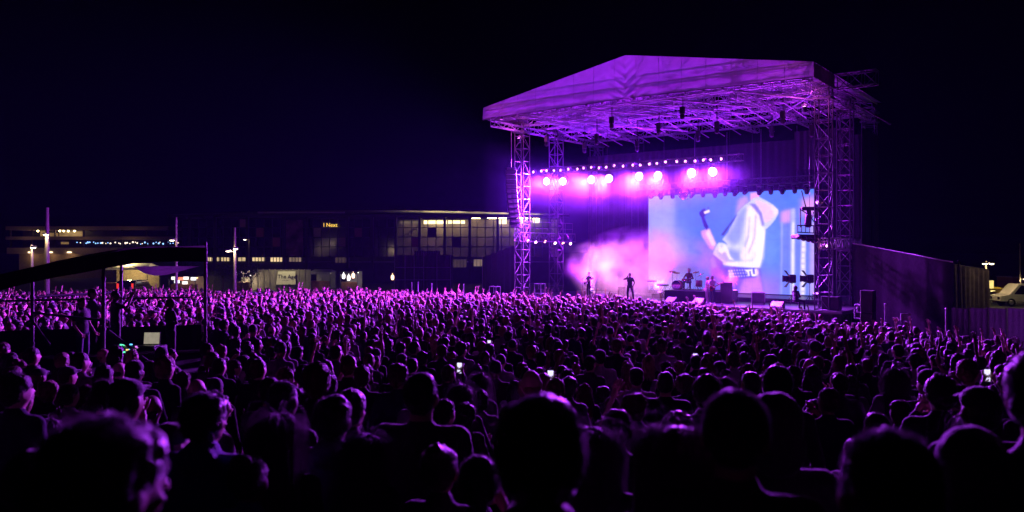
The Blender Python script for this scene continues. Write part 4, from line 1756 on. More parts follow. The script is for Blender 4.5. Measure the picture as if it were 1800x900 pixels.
open_case(945, 499, 516, .55, 55.5, 'open metal case frame beside the left tower on the stage')
open_case(866, 504, 525, .6, 57, 'bare metal frame standing in the dark left of the stage')
wedge(953, 5.6, 'low black box in the smoke at the left end of the stage')

# ------------------------------------------------------------------ drapes and scaffolds beside the stage
o = empty('drape_wall', (P(1585, 438, 45.5).x, 45.5, 0.2))
tag(o, 'long dark draped scaffold wall sloping down from the right-hand towers', 'wall')
a, b = P(1497, 428, 46), P(1676, 462, 38)
curtain((a.x, a.y, 0), (b.x, b.y, 0), -1.3, a.z, 7, 0.05, mat('wall_drape', (0.008, 0.005, 0.009), 0.95, spec=0.05, var=0.3, bump=0.3, bscale=3), 'drape', o, b.z, 10)
m = MB()
m.tube(a + Vector((0, 0, .03)), b + Vector((0, 0, .03)), 0.04)
for u in (0.0, 0.3, 0.38, 0.65, 1.0):
    q = a.lerp(b, u)
    m.tube((q.x + .25, q.y, -1.3), (q.x + .25, q.y, q.z + .1), 0.035)
wb(m, 'scaffold_tube', M_BLACKM, o)
o = empty('low_fence', (P(1740, 438, 36).x, 36, -1.0))
tag(o, 'low black covered fence along the right side of the crowd', 'fence')
for i in range(5):
    a, b = P(1672 + i * 33, 541, 37 - i * .8), P(1704 + i * 33, 541, 36.3 - i * .8)
    m = MB()
    m.grid(lambda u, v, a=a, b=b: Vector((a.x + (b.x - a.x) * u, a.y + (b.y - a.y) * u + .006 * math.sin(u * 20), -1.0 + (a.z + 1.0) * v)), 12, 2)
    m.tube((b.x, b.y + .06, -1.0), (b.x, b.y + .06, a.z + .05), .03)
    wb(m, 'panel', M_DRAPE, o)
o = empty('pleated_tarpaulin', (P(1705, 438, 60).x, 60, 0))
tag(o, 'pleated grey tarpaulin lit by the added lamp post at the end of the draped wall', 'tarpaulin')
a, b = P(1672, 464, 60), P(1737, 474, 61)
curtain((a.x, a.y, 0), (b.x, b.y, 0), 0.0, a.z, 8, 0.2, mat('tarpaulin', (0.14, 0.12, 0.115), 0.7, var=0.35, scale=2.5), 'tarpaulin_sheet', o, b.z, 8)
m = MB()
m.tube(a, b, 0.04)
for u in (0, .5, 1):
    q = a.lerp(b, u)
    m.tube((q.x, q.y + .2, 0), (q.x, q.y + .2, q.z), 0.04)
wb(m, 'support_tube', M_STEEL, o)

o = empty('left_drape_wall', (P(870, 438, 62).x, 62, 0))
tag(o, 'black draped scaffold wall left of the left stage tower', 'wall')
o.name = 'drape_wall'
a, b = P(848, 452, 64), P(915, 428, 57.5)
curtain((a.x, a.y, 0), (b.x, b.y, 0), 0.0, a.z, 6, 0.1, M_DRAPE, 'drape', o, b.z, 8)
m = MB()
for u in (0, .5, 1):
    q = a.lerp(b, u)
    m.tube((q.x, q.y + .3, 0), (q.x, q.y + .3, q.z + .1), 0.04)
wb(m, 'scaffold_tube', M_STEEL, o)

o = empty('scaffold_platform', (P(745, 438, 72).x, 72, 0))
tag(o, 'black draped scaffold block standing in front of the lit glass front', 'scaffold')
m = MB()
for (x0, x1, y0, d0) in ((728, 768, 441, 72), (694, 792, 449, 71.8)):
    p0, p1 = P(x0, y0, d0), P(x1, y0, d0)
    m.grid(lambda u, v, p0=p0, p1=p1: Vector((p0.x + (p1.x - p0.x) * u, p0.y + .05 * math.sin(u * 60), p0.z * v)), 60, 2)
    m.box((p0.x, p0.y + .06, 0), (p1.x, p0.y + 3.0, p0.z))
wb(m, 'black_cover', M_DRAPE, o)
m = MB()
for x in (694, 712, 728, 745, 768, 792):
    p0 = P(x, 444 if 720 < x < 770 else 447, 71.6)
    m.tube((p0.x, p0.y, 0), p0, .03)
for y in (470, 492):
    m.tube(P(694, y, 71.6), P(792, y, 71.6), .03)
wb(m, 'scaffold_tube', M_STEEL, o)

for i, (px, y0, d, lab) in enumerate(((735, 496, 60, 'slim pale post left of the middle in front of the black scaffold'), (724, 497, 62, 'slim pale post nearest the left end of the black scaffold'), (759, 499, 60, 'slim pale post before the right half of the black scaffold'), (815, 500, 59, 'slim pale post between the black scaffold and the left tower'))):
    p = P(px, y0, d)
    m = MB()
    m.tube((0, 0, 0), (0, 0, p.z), .035, .03, 8)
    m.lathe([(.14, 0), (.14, .03), (.04, .06)], 12)
    m.sphere((0, 0, p.z), .045)
    o = m.build('barrier_post', M_ALU)
    o.location = (p.x, p.y, 0)
    tag(o, lab, 'post')

# subwoofers and posts by the right-hand tower
for i in range(3):
    p = P(1526, 438, 38.5)
    o = empty('subwoofer', (p.x, p.y, ground(38.5, p.x) + i * 1.08), STAGE_ROT)
    m = MB()
    m.bevel_box((-.3, -.3, .0), (.3, .3, 1.07), .03)
    m.build('box', M_BLACKM, o)
    m = MB()
    m.box((-.25, -.315, .06), (.25, -.303, 1.0))
    m.build('grille', mat('speaker_grille', (0.02, 0.02, 0.02), 0.5, var=0.3, bump=.5, bscale=120), o)
    tag(o, '%s black loudspeaker box in the stack right of the towers' % ('bottom', 'middle', 'top')[i], 'loudspeaker', 'stacked loudspeakers right of the stage')
open_case(1508, 536, 560, .3, 39.5, 'narrow metal frame beside the stacked loudspeakers')
for px, y0, d, lab in ((1556, 535, 36, 'pale post standing right of the stacked loudspeakers'), (1663, 543, 33, 'pale post in front of the dark draped wall')):
    p = P(px, y0, d)
    m = MB()
    m.tube((0, 0, 0), (0, 0, p.z - ground(d, p.x)), .04, .035, 8)
    m.lathe([(.15, 0), (.15, .03), (.05, .06)], 12)
    m.sphere((0, 0, p.z - ground(d, p.x)), .05)
    o = m.build('barrier_post', M_ALU)
    o.location = (p.x, p.y, ground(d, p.x))
    tag(o, lab, 'post')
p = P(1592, 557, 35)
o = empty('folding_table', (p.x, p.y, P(1592, 557, 35).z - 1.43), 0.2)
m = MB()
m.box((-.25, -.02, 1.28), (.25, .02, 1.58))
m.build('board', mat('grey_board', (0.35, 0.33, 0.36), 0.6), o)
m = MB()
for x in (-.22, .22):
    m.tube((x, 0, -.6), (x, 0, 1.29), .02)
m.build('leg', M_STEEL, o)
o.name = 'notice_board'
tag(o, 'small pale board on legs in front of the dark draped wall', 'board')

# ------------------------------------------------------------------ distant buildings
def window_light(name, loc, power, col):
    spot(name, loc, None, power, col, kind='POINT', radius=0.3)


E_STRIP = emis('ceiling_strip', (1.0, 0.78, 0.34), 16, 0.5, 0.9)
E_ROOM = emis('lit_room', (1.0, 0.72, 0.36), 0.8, 0.9, 0.7)
E_ROOMD = emis('dim_room', (1.0, 0.6, 0.5), 0.055, 0.8, 0.7)
G_PANE = glass('window_glass', (0.06, 0.06, 0.08), 0.22)
G_DARK = glass('dark_window_glass', (0.012, 0.012, 0.02), 0.9)

D2 = 110.0


def B2(px, py, dy=0.0):
    q = P(px, py, D2)
    return Vector((q.x, D2 + dy, q.z))


hall = empty('glass_hall', (B2(640, 438).x, D2, 0))
tag(hall, 'long dark hall with a gridded glass front, its right half lit inside', 'building')
m = MB()
x0, x1 = B2(318, 0).x, B2(985, 0).x
m.box((x0, D2 + 6, 0), (x1, D2 + 22, B2(0, 380).z))
m.box((x0, D2 + .3, 0), (x0 + .6, D2 + 6, B2(0, 380).z))
m.box((x0, D2 + 0.5, 0), (x1, D2 + 5.9, B2(0, 461).z))
wb(m, 'wall', M_DARKB, hall)
m = MB()
m.grid(lambda u, v: Vector((x0 - 1 + (x1 - x0 + 2) * u, D2 - 2.2 + 26 * v, B2(0, 378).z + 0.55 * math.sin(u * math.pi) + .2 * v)), 40, 6)
m.box((x0 - 1, D2 - 2.2, B2(0, 383).z), (x1 + 1, D2 - 1.9, B2(0, 378.5).z))
wb(m, 'roof', mat('roof_sheet', (0.03, 0.03, 0.035), 0.6, var=.2), hall)
m = MB()
m.box((B2(463, 0).x, D2 - 2.5, B2(0, 376).z), (B2(612, 0).x, D2 - 2.21, B2(0, 373.6).z))
wb(m, 'roof_edge', mat('pale_edge', (0.4, 0.37, 0.36), 0.6), hall)
rows = [385, 400, 417, 434, 452]
step = 14.4
cols_x = [320 + step * i for i in range(46)]
red = {(628, 1): 'red', (556, 1): 'pale', (594, 2): 'pale', (486, 2): 'red', (450, 1): 'red', (757, 1): 'dark', (802, 2): 'dark', (724, 2): 'red', (430, 0): 'pale'}
M_PR = mat('red_panel', (0.30, 0.07, 0.08), 0.6, var=.2)
M_PP = mat('pale_panel', (0.34, 0.24, 0.20), 0.6, var=.2)
pane_me = {}
for r in range(4):
    z1, z0 = B2(0, rows[r]).z, B2(0, rows[r + 1]).z
    for c in range(45):
        xa, xb = cols_x[c], cols_x[c + 1]
        kind = None
        for (cx, rw), kd in red.items():
            if rw == r and xa <= cx < xb:
                kind = kd
        lit = xa > 690
        if r not in pane_me:
            w = (B2(xb, 0).x - B2(xa, 0).x) / 2 - .04
            h = (z1 - z0) / 2 - .04
            mm_ = MB()
            mm_.box((-w, -.02, -h), (w, .02, h))
            pane_me[r] = mm_.mesh('pane')
            pane_me[r].materials.append(G_DARK)
        o = new_obj('pane', pane_me[r], hall)
        o.location = Vector(((B2(xa, 0).x + B2(xb, 0).x) / 2, D2 + .1, (z0 + z1) / 2)) - hall.location
        o.material_slots[0].link = 'OBJECT'
        o.material_slots[0].material = {'red': M_PR, 'pale': M_PP, 'dark': M_DARKB}.get(kind, G_PANE if lit else G_DARK)
m = MB()
for c in range(46):
    x = B2(cols_x[c], 0).x
    m.box((x - .06, D2 + .02, B2(0, 452).z), (x + .06, D2 + .16, B2(0, 385).z))
for y in rows:
    m.box((x0, D2 - .02, B2(0, y).z - .05), (x1, D2 + .018, B2(0, y).z + .05))
wb(m, 'glazing_bars', M_DARKB, hall)
for px in (335, 379, 436, 500, 540, 612, 655, 696, 738, 782, 826, 875, 930):
    m = MB()
    m.box((B2(px - 2.2, 0).x, D2 - .5, 0), (B2(px + 2.2, 0).x, D2 - .03, B2(0, 382).z))
    wb(m, 'column', M_DARKB, hall)
# inside the lit half
m = MB()
m.box((B2(690, 0).x, D2 + 4.6, B2(0, 452).z), (x1, D2 + 4.8, B2(0, 384).z))
wb(m, 'inner_wall', mat('inner_wall_paint', (0.36, 0.30, 0.27), .8, var=.35, scale=.35), hall)
for y in (417.5, 434.5):
    m = MB()
    m.box((B2(694, 0).x, D2 + 1.4, B2(0, y).z), (x1, D2 + 4.5, B2(0, y).z + .18))
    wb(m, 'gallery_floor', M_CONC, hall)
m = MB()
for i in range(5):
    m.box((B2(700 + i * 7, 0).x, D2 + 2.2, B2(0, 416 - i * 4.2).z), (B2(709 + i * 7, 0).x, D2 + 3.4, B2(0, 413.5 - i * 4.2).z))
wb(m, 'inner_stair', M_CONC, hall)
for (xa, xb, ya, yb, mt_) in ((697, 735, 387, 391, emis('strip_soft', (1.0, .75, .36), .8, .8, 1.5)), (740, 781, 386, 392, E_STRIP), (784, 814, 386, 391.5, E_STRIP), (827, 842, 381.5, 383, E_STRIP), (856, 872, 381, 383, E_STRIP), (876, 890, 381, 392, E_STRIP),
                              (908, 920, 381, 391, E_STRIP), (924, 934, 381, 388, E_STRIP), (938, 950, 382, 390, E_STRIP)):
    m = MB()
    m.box((B2(xa, 0).x, D2 + 3.6, B2(0, yb).z), (B2(xb, 0).x, D2 + 4.2, B2(0, ya).z))
    wb(m, 'ceiling_lamp', mt_, hall)
for px in (718, 760, 805, 850, 900):
    window_light('hall_light', (B2(px, 0).x, D2 + 2.6, B2(0, 397).z), 140, (1.0, 0.66, 0.42))
    window_light('hall_light', (B2(px, 0).x, D2 + 2.6, B2(0, 443).z), 60, (1.0, .6, .6))
    window_light('hall_light', (B2(px, 0).x, D2 + 2.6, B2(0, 426).z), 100, (1.0, 0.62, 0.5))
# lower row of lit windows
for i, (xa, xb, ya, yb, k) in enumerate(((362, 371, 450, 459, 1), (375, 384, 450, 459, 1), (387, 402, 450, 459, 1), (417, 431, 450, 459, 1), (442, 464, 450, 459, 1), (474, 496, 451, 460, 1), (507, 529, 451, 460, 2), (588, 612, 451, 462, 0), (704, 728, 454, 460, 2), (792, 820, 456, 470, 0), (832, 850, 456, 468, 2))):
    m = MB()
    wa, wb_ = B2(xa, yb), B2(xb, ya)
    m.box((wa.x, D2 + .3, wa.z), (wb_.x, D2 + .46, wb_.z))
    o = wb(m, 'window', (E_ROOMD, E_ROOM, emis('half_lit_room', (1.0, .68, .45), .2, .9, .8))[k], hall)
    m = MB()
    n = max(2, int((xb - xa) / 5))
    for j in range(n + 1):
        x = wa.x + (wb_.x - wa.x) * j / n
        m.box((x - .04, D2 + .2, wa.z), (x + .04, D2 + .297, wb_.z))
    m.box((wa.x - .05, D2 + .18, wb_.z + .002), (wb_.x + .05, D2 + .297, wb_.z + .1))
    m.box((wa.x - .05, D2 + .18, wa.z - .1), (wb_.x + .05, D2 + .297, wa.z - .002))
    m.v = [(x - hall.location.x, y - hall.location.y, z) for x, y, z in m.v]
    m.build('frame', M_DARKB, o)
m = MB()
a, b = B2(505, 450), B2(535, 387)
m.grid(lambda u, v: Vector((a.x + (b.x - a.x) * u, D2 - .7 + .05 * math.sin(v * 9), a.z + (b.z - a.z) * v)), 8, 16)
o = m.build('hanging_banner', mat('banner_print', (0.17, 0.07, 0.08), .8, var=.9, scale=.9))
tag(o, 'tall dark reddish banner hanging on the unlit part of the glass hall', 'banner')


def text(name, body, size, loc, material, parent=None, rz=0.0, ext=0.01):
    cu = bpy.data.curves.new(name, 'FONT')
    cu.body = body
    cu.size = size
    cu.extrude = ext
    cu.align_x = 'CENTER'
    cu.align_y = 'CENTER'
    cu.materials.append(material)
    o = bpy.data.objects.new(name, cu)
    COL.objects.link(o)
    o.rotation_euler = (R(90), 0, rz)
    o.location = loc
    dg = bpy.context.evaluated_depsgraph_get()
    me = bpy.data.meshes.new_from_object(o.evaluated_get(dg))
    bpy.data.objects.remove(o)
    o = new_obj(name, me, parent)
    o.rotation_euler = (R(90), 0, rz)
    o.location = loc
    return o


E_SIGN = emis('yellow_sign_glow', (1.0, .62, .08), 1.6)
o = empty('lit_sign', B2(583, 396, -.8))
tag(o, 'small glowing yellow sign high on the glass hall', 'sign')
text('lettering', 'I Next', 0.75, (0, 0, 0), E_SIGN, o)
m = MB()
m.box((-1.1, .1, -.4), (1.1, .16, -.33))
m.tube((-.8, .1, -.35), (-.8, .7, -.35), .03)
m.tube((.8, .1, -.35), (.8, .7, -.35), .03)
m.build('bracket', M_BLACKM, o)

# low terraced building on the far left
D1 = 130.0


def B1(px, py, dy=0.0):
    q = P(px, py, D1)
    return Vector((q.x, D1 + dy, q.z))


ter = empty('terrace_building', (B1(160, 438).x, D1, 0))
tag(ter, 'low terraced building with pale slab edges and a strip of small blue lights', 'building')
M_SLAB = mat('slab_edge', (0.36, 0.30, 0.22), .8, var=.2)
for (ya, yb, xa, xb, nm) in ((398, 404.5, 18, 300, 'roof_slab'), (416, 421.5, 18, 306, 'floor_slab'), (435.5, 446, 20, 200, 'parapet')):
    m = MB()
    m.box((B1(xa, 0).x, D1 - 1.2, B1(0, yb).z), (B1(xb, 0).x, D1 + 14, B1(0, ya).z))
    wb(m, nm, M_SLAB, ter)
m = MB()
m.box((B1(20, 0).x, D1 + 3, 0), (B1(298, 0).x, D1 + 13, B1(0, 404.6).z))
wb(m, 'wall', M_DARKB, ter)
m = MB()
m.box((B1(36, 0).x, D1 - .4, 0), (B1(200, 0).x, D1 + 2.9, B1(0, 446.2).z))
wb(m, 'ground_floor_wall', mat('tan_render', (0.26, 0.20, 0.13), .85, var=.2), ter)
for px in (22, 60, 100, 150, 217, 260, 296):
    m = MB()
    m.box((B1(px, 0).x - .1, D1 - .6, B1(0, 435).z), (B1(px, 0).x + .1, D1 - .4, B1(0, 404.6).z))
    wb(m, 'column', M_DARKB, ter)
for (xa, xb, ya, yb) in ((53, 66, 405, 415), (68, 84, 409, 415), (87, 128, 406, 415), (90, 103, 425, 429)):
    m = MB()
    m.box((B1(xa, 0).x, D1 + 2.8, B1(0, yb).z), (B1(xb, 0).x, D1 + 2.98, B1(0, ya).z))
    wb(m, 'lit_window', emis('lit_lounge', (1.0, .58, .2), .22, .9, 1.2), ter)
for i, px in enumerate((57, 96, 103, 111, 122)):
    m = MB()
    m.sphere((B1(px, 0).x, D1 + 1.5, B1(0, 405.6).z), .16, seg=8, rings=6)
    wb(m, 'ceiling_lamp', E_STRIP, ter)
E_BLUE = emis('blue_bulb', (.25, .5, 1.0), 2.2)
E_WB = emis('white_bulb', (1.0, .8, .6), 2.2)
for i in range(44):
    px = 138 + i * 4.4 + rnd.uniform(-1.5, 1.5)
    if rnd.random() < 0.25:
        continue
    m = MB()
    m.sphere((B1(px, 0).x, D1 - .2, B1(0, 427 + rnd.uniform(-1.6, 2.4)).z), rnd.uniform(.07, .15), seg=8, rings=5)
    wb(m, 'light_bulb', E_BLUE if rnd.random() < .55 else E_WB, ter)
for px in (61, 96, 129):
    m = MB()
    q = B1(px, 443.5)
    m.lathe([(.5, 0), (.5, .16), (.2, .22)], 14, None, (q.x, D1 - .9, q.z - .08))
    wb(m, 'wall_lamp', emis('wall_lamp_glow', (1.0, .75, .45), 3.0), ter)
    window_light('wall_light', (q.x, D1 - 1.3, q.z - .5), 26, (1, .6, .3))
window_light('terrace_light', (B1(105, 0).x, D1 + .6, B1(0, 406.5).z), 60, (1, .55, .25))
window_light('terrace_light', (B1(50, 0).x, D1 + .6, B1(0, 406.5).z), 12, (1, .55, .25))
window_light('terrace_light', (B1(150, 0).x, D1 - 3.5, B1(0, 425).z), 30, (1, .55, .3))
window_light('terrace_light', (B1(240, 0).x, D1 - 3.5, B1(0, 425).z), 24, (1, .55, .3))
window_light('terrace_light', (B1(60, 0).x, D1 - 3.5, B1(0, 425).z), 24, (1, .55, .3))


# ------------------------------------------------------------------ lamp posts and masts
E_LAMP = emis('street_lamp_glow', (1.0, .82, .55), 8.0)


def lamp_post(px, top_y, lamps, d, lab, power, r=.12, light_dy=-.45):
    p = P(px, top_y, d)
    z0 = ground(d)
    o = empty('lamp_post', (p.x, d, z0))
    m = MB()
    m.tube((0, 0, 0), (0, 0, p.z - z0), r, r * .6, 10)
    m.lathe([(r * 2.2, 0), (r * 2.0, .12), (r * 1.1, .3)], 12)
    m.build('post', mat('weathered_post', (.13, .12, .10), .8, var=.2), o)
    for (lx, ly) in lamps:
        q = P(lx, ly, d) - Vector((p.x, d, z0))
        m = MB()
        m.tube((0, 0, q.z - .1), (q.x, -.4, q.z + .05), .035)
        m.build('arm', M_STEEL, o)
        m = MB()
        m.bevel_box((q.x - .2, -.55, q.z - .02), (q.x + .2, -.25, q.z + .12), .03)
        m.build('lamp_head', M_STEEL, o)
        m = MB()
        m.sphere((q.x, -.4, q.z - .03), .2, .15, .06, 10, 6)
        m.build('lamp_glass', E_LAMP, o)
        if power:
            spot('street_light', (p.x + q.x * .6, d + light_dy, z0 + q.z - .15), None, power * 1.8, (1.0, .68, .35), kind='POINT', radius=.12)
    tag(o, lab, 'lamp post')
    return o


lamp_post(83, 365, [(86, 412)], 62, 'tall mast with a brightly lit lower half before the terraced building', 150, .2)
lamp_post(56, 430, [(64, 435)], 63, 'short lit lamp post left of the tall mast', 70, .16)
lamp_post(310, 382, [(306, 422)], 64, 'thin leaning mast with one warm lamp between the two buildings', 14, .12)
lamp_post(413, 400, [(417, 437), (404, 441)], 66, 'lamp post with two arms before the glass hall', 90, .14)
lamp_post(1733, 458, [(1726, 463), (1738, 463)], 66, 'twin-headed street lamp above the pleated tarpaulin', 60, .09)
lamp_post(1830, 420, [(1822, 440)], 57, 'unseen lamp post added beyond the right edge to light the tarpaulin', 110, .1, -.4)  # unseen post added out of frame so its light grazes the pleats
lamp_post(1793, 428, [(1798, 490)], 76, 'tall thin mast at the far right edge', 60, .10)
lamp_post(438, 420, [(432, 421)], 104, 'small wall-height lamp left of the glass hall windows', 10, .08)

# ------------------------------------------------------------------ stalls, fences and vehicles behind the field
def stall(px0, px1, y_top, y_eave, y_bot, d, roofmat, glow, lab, power=0, col=(1, .75, .45), name='market_stall', wallmat=None):
    a, b = P(px0, y_bot, d), P(px1, y_eave, d)
    w = b.x - a.x
    zt = P(px0, y_top, d).z
    o = empty(name, ((a.x + b.x) / 2, d, ground(d)))
    g = ground(d)
    m = MB()
    e = b.z - g
    r_ = zt - g
    m.add([(-w / 2, -.3, e), (w / 2, -.3, e), (w / 2, 3, e), (-w / 2, 3, e), (-w / 2 * .85, 1.3, r_), (w / 2 * .85, 1.3, r_)], [(0, 1, 5, 4), (2, 3, 4, 5), (1, 2, 5), (3, 0, 4)])
    m.box((-w / 2, -.32, e - .28), (w / 2, -.301, e + .001))
    ro = m.build('roof', roofmat, o)
    for x in (-w / 2 + .06, w / 2 - .06):
        for y in (-.25, 2.9):
            m = MB()
            m.tube((x, y, 0), (x, y, e), .04)
            m.build('pole', M_STEEL, o)
    m = MB()
    m.box((-w / 2 + .1, 2.7, 0), (w / 2 - .1, 2.8, e - .05))
    m.build('back_wall', wallmat or M_CONC, o)
    m = MB()
    m.bevel_box((-w / 2 + .15, -.1, 0), (w / 2 - .15, .4, 1.0), .03)
    m.build('counter', M_WOOD, o)
    if glow:
        m = MB()
        m.box((-w / 2 * .8, .9, e - .22), (w / 2 * .8, 1.05, e - .14))
        m.build('lamp', glow, o)
    if power:
        spot('stall_light', (o.location.x, d + .7, g + e - .3), None, power, col, kind='POINT', radius=.2)
    tag(o, lab, 'stall')
    return o


M_TENT = mat('white_canvas', (0.7, 0.68, 0.62), .8, var=.1, trans=.4)
E_KIOSK = emis('kiosk_glow', (1.0, .9, .75), 4.5)
stall(182, 262, 463, 470, 500, 88, M_TENT, E_KIOSK, 'long white marquee with lit eaves seen below the black canopy', 300, (1, .75, .35), 'marquee', mat('tan_board', (.3, .24, .13), .8, var=.3))
stall(298, 346, 480, 486, 504, 84, M_DRAPE, emis('stall_bulbs', (1, .5, .2), 5), 'food stall glowing white and red left of the tall canopy pole', 60, (1, .6, .35))
for i, (px, py, c) in enumerate(((306, 489, (1, .9, .8)), (311, 495, (.9, .95, 1)), (318, 490, (1, .25, .15)), (327, 489, (1, .85, .8)), (325, 497, (1, .3, .1)), (340, 490, (1, .7, .4)))):
    q = P(px, py, 83)
    m = MB()
    m.bevel_box((-.28, -.03, -.16), (.28, .03, .16), .02)
    o = m.build('menu_board', emis('menu_glow_%d' % (i % 4), c, 1.6, .6, 5))
    o.location = q
    tag(o, ['white lit menu board at the upper left of the food stall', 'white lit menu board low in the food stall', 'red lit menu board in the food stall', 'white lit board right of the red one in the food stall', 'orange lit board low in the food stall', 'small warm board at the right end of the food stall'][i], 'board')
stall(408, 440, 476, 482, 500, 90, M_TENT, E_KIOSK, 'small bright stall under the two-armed lamp post', 200, (1, .8, .5))
stall(545, 582, 474, 478, 500, 93, mat('grey_canvas', (.25, .24, .24), .8), emis('soft_kiosk', (1, .85, .7), .8), 'dim stall right of the white banner', 6, (1, .85, .7))
stall(598, 630, 472, 477, 500, 90, M_DRAPE, emis('strong_kiosk', (1, .9, .85), 7), 'dark stall with a brilliant white light right of the dim stall', 30, (1, .9, .8))
for (px, py, lab, c) in ((604, 486, 'brilliant white lamp at the left of the dark stall', (1, .92, .85)), (613, 489, 'brilliant white lamp low in the dark stall', (1, .95, .9)), (621, 485, 'small orange and white lamp right in the dark stall', (1, .6, .4)), (690, 488, 'pair of tiny warm lamps by the black scaffold', (1, .6, .3))):
    q = P(px, py, 89)
    m = MB()
    m.lathe([(.12, -.25), (.17, -.1), (.17, .2), (.08, .3)], 10)
    m.tube((0, 0, .29), (0, 0, .5), .02)
    o = m.build('hanging_lamp', emis('lamp_' + str(px), c, 4))
    o.location = q
    tag(o, lab, 'lamp')

# grey hoarding with the white banner
o = empty('hoarding_fence', (P(490, 438, 92).x, 92, 0))
tag(o, 'grey panelled hoarding behind the crowd carrying a white banner', 'fence')
for i in range(11):
    a, b = P(432 + i * 10.4, 500, 92), P(442 + i * 10.4, 474, 92)
    m = MB()
    m.grid(lambda u, v, a=a, b=b: Vector((a.x + (b.x - a.x) * u, 92 + .03 * math.sin(u * 25), b.z * v)), 16, 1)
    m.box((b.x - .04, 91.9, 0), (b.x + .04, 92.02, b.z + .06))
    wb(m, 'panel', mat('hoarding_sheet', (.22, .20, .17), .6, var=.2, scale=1), o)
o = empty('white_banner', P(503, 488, 91.6))
m = MB()
m.add([P(485, 500, 91.6) - o.location, P(520, 500, 91.6) - o.location, P(519, 477, 91.6) - o.location, P(489, 477, 91.6) - o.location], [(0, 1, 2, 3)])
bs = m.build('sheet', mat('banner_sheet', (.7, .68, .55), .7, var=.08), o)
sd = bs.modifiers.new('thickness', 'SOLIDIFY')
sd.thickness = .02
text('lettering', 'The Age', .62, (0.1, -.06, .1), mat('banner_ink', (.03, .03, .03), .7), o)
m = MB()
m.box((-.45, -.03, -.32), (.3, -.022, -.29))
m.build('underline', mat('banner_ink', None), o)
tag(o, 'white banner with black lettering on the grey hoarding', 'banner')
spot('hoarding_light', (P(492, 0, 88).x, 88.5, 5.0), (P(497, 0, 92).x, 92, 1), 620, (1, .85, .5), 100, 1, .2)
o = empty('mesh_fence', (P(375, 438, 87).x, 87, 0))
tag(o, 'dark green mesh fence between the food stall and the small bright stall', 'fence')
for i in range(6):
    a, b = P(346 + i * 10.6, 500, 87), P(356 + i * 10.6, 476, 87)
    m = MB()
    m.box((a.x, 87, 0), (b.x - .03, 87.03, b.z))
    m.tube((b.x, 87, 0), (b.x, 87, b.z + .1), .03)
    wb(m, 'panel', mat('green_mesh', (.05, .06, .04), .8, var=.3), o)
spot('fence_light', (P(385, 0, 84).x, 84, 4.5), (P(370, 0, 87).x, 87, 1), 26, (1, .85, .5), 100, 1, .2)

# potted trees by the lamp post
def small_tree(px, y_top, d, lab, seed):
    rs = random.Random(seed)
    p = P(px, y_top, d)
    o = empty('small_tree', (p.x, d, 0))
    h = p.z
    m = MB()
    m.tube((0, 0, 0), (0, 0, h * .55), .09, .05, 8)
    for i in range(6):
        a = i * 1.05
        m.tube((0, 0, h * (.35 + .04 * i)), (.5 * math.cos(a), .5 * math.sin(a), h * (.6 + .05 * i)), .035, .012, 6)
    m.build('trunk', mat('bark', (.08, .05, .03), .9, bump=.5), o)
    m = MB()
    for i in range(420):
        v = Vector((rs.gauss(0, .42), rs.gauss(0, .42), h * .74 + rs.gauss(0, h * .11)))
        if v.z > h:
            v.z = h - rs.random() * .3
        n1 = Vector((rs.gauss(0, 1), rs.gauss(0, 1), rs.gauss(0, 1))).normalized() * .11
        n2 = n1.cross(Vector((rs.gauss(0, 1), rs.gauss(0, 1), rs.gauss(0, 1)))).normalized() * .06
        m.add([v - n1, v + n2, v + n1, v - n2], [(0, 1, 2, 3)])
    m.build('crown', mat('leaf_green', (.07, .10, .03), .6, var=.4, trans=.3), o)
    tag(o, lab, 'tree')


small_tree(392, 461, 80, 'small leafy tree left of the two-armed lamp post', 1)
small_tree(406, 464, 80, 'small leafy tree close to the two-armed lamp post', 2)
small_tree(424, 463, 80, 'small leafy tree right of the two-armed lamp post', 3)
small_tree(441, 462, 82, 'dark leafy tree further right of the two-armed lamp post', 4)


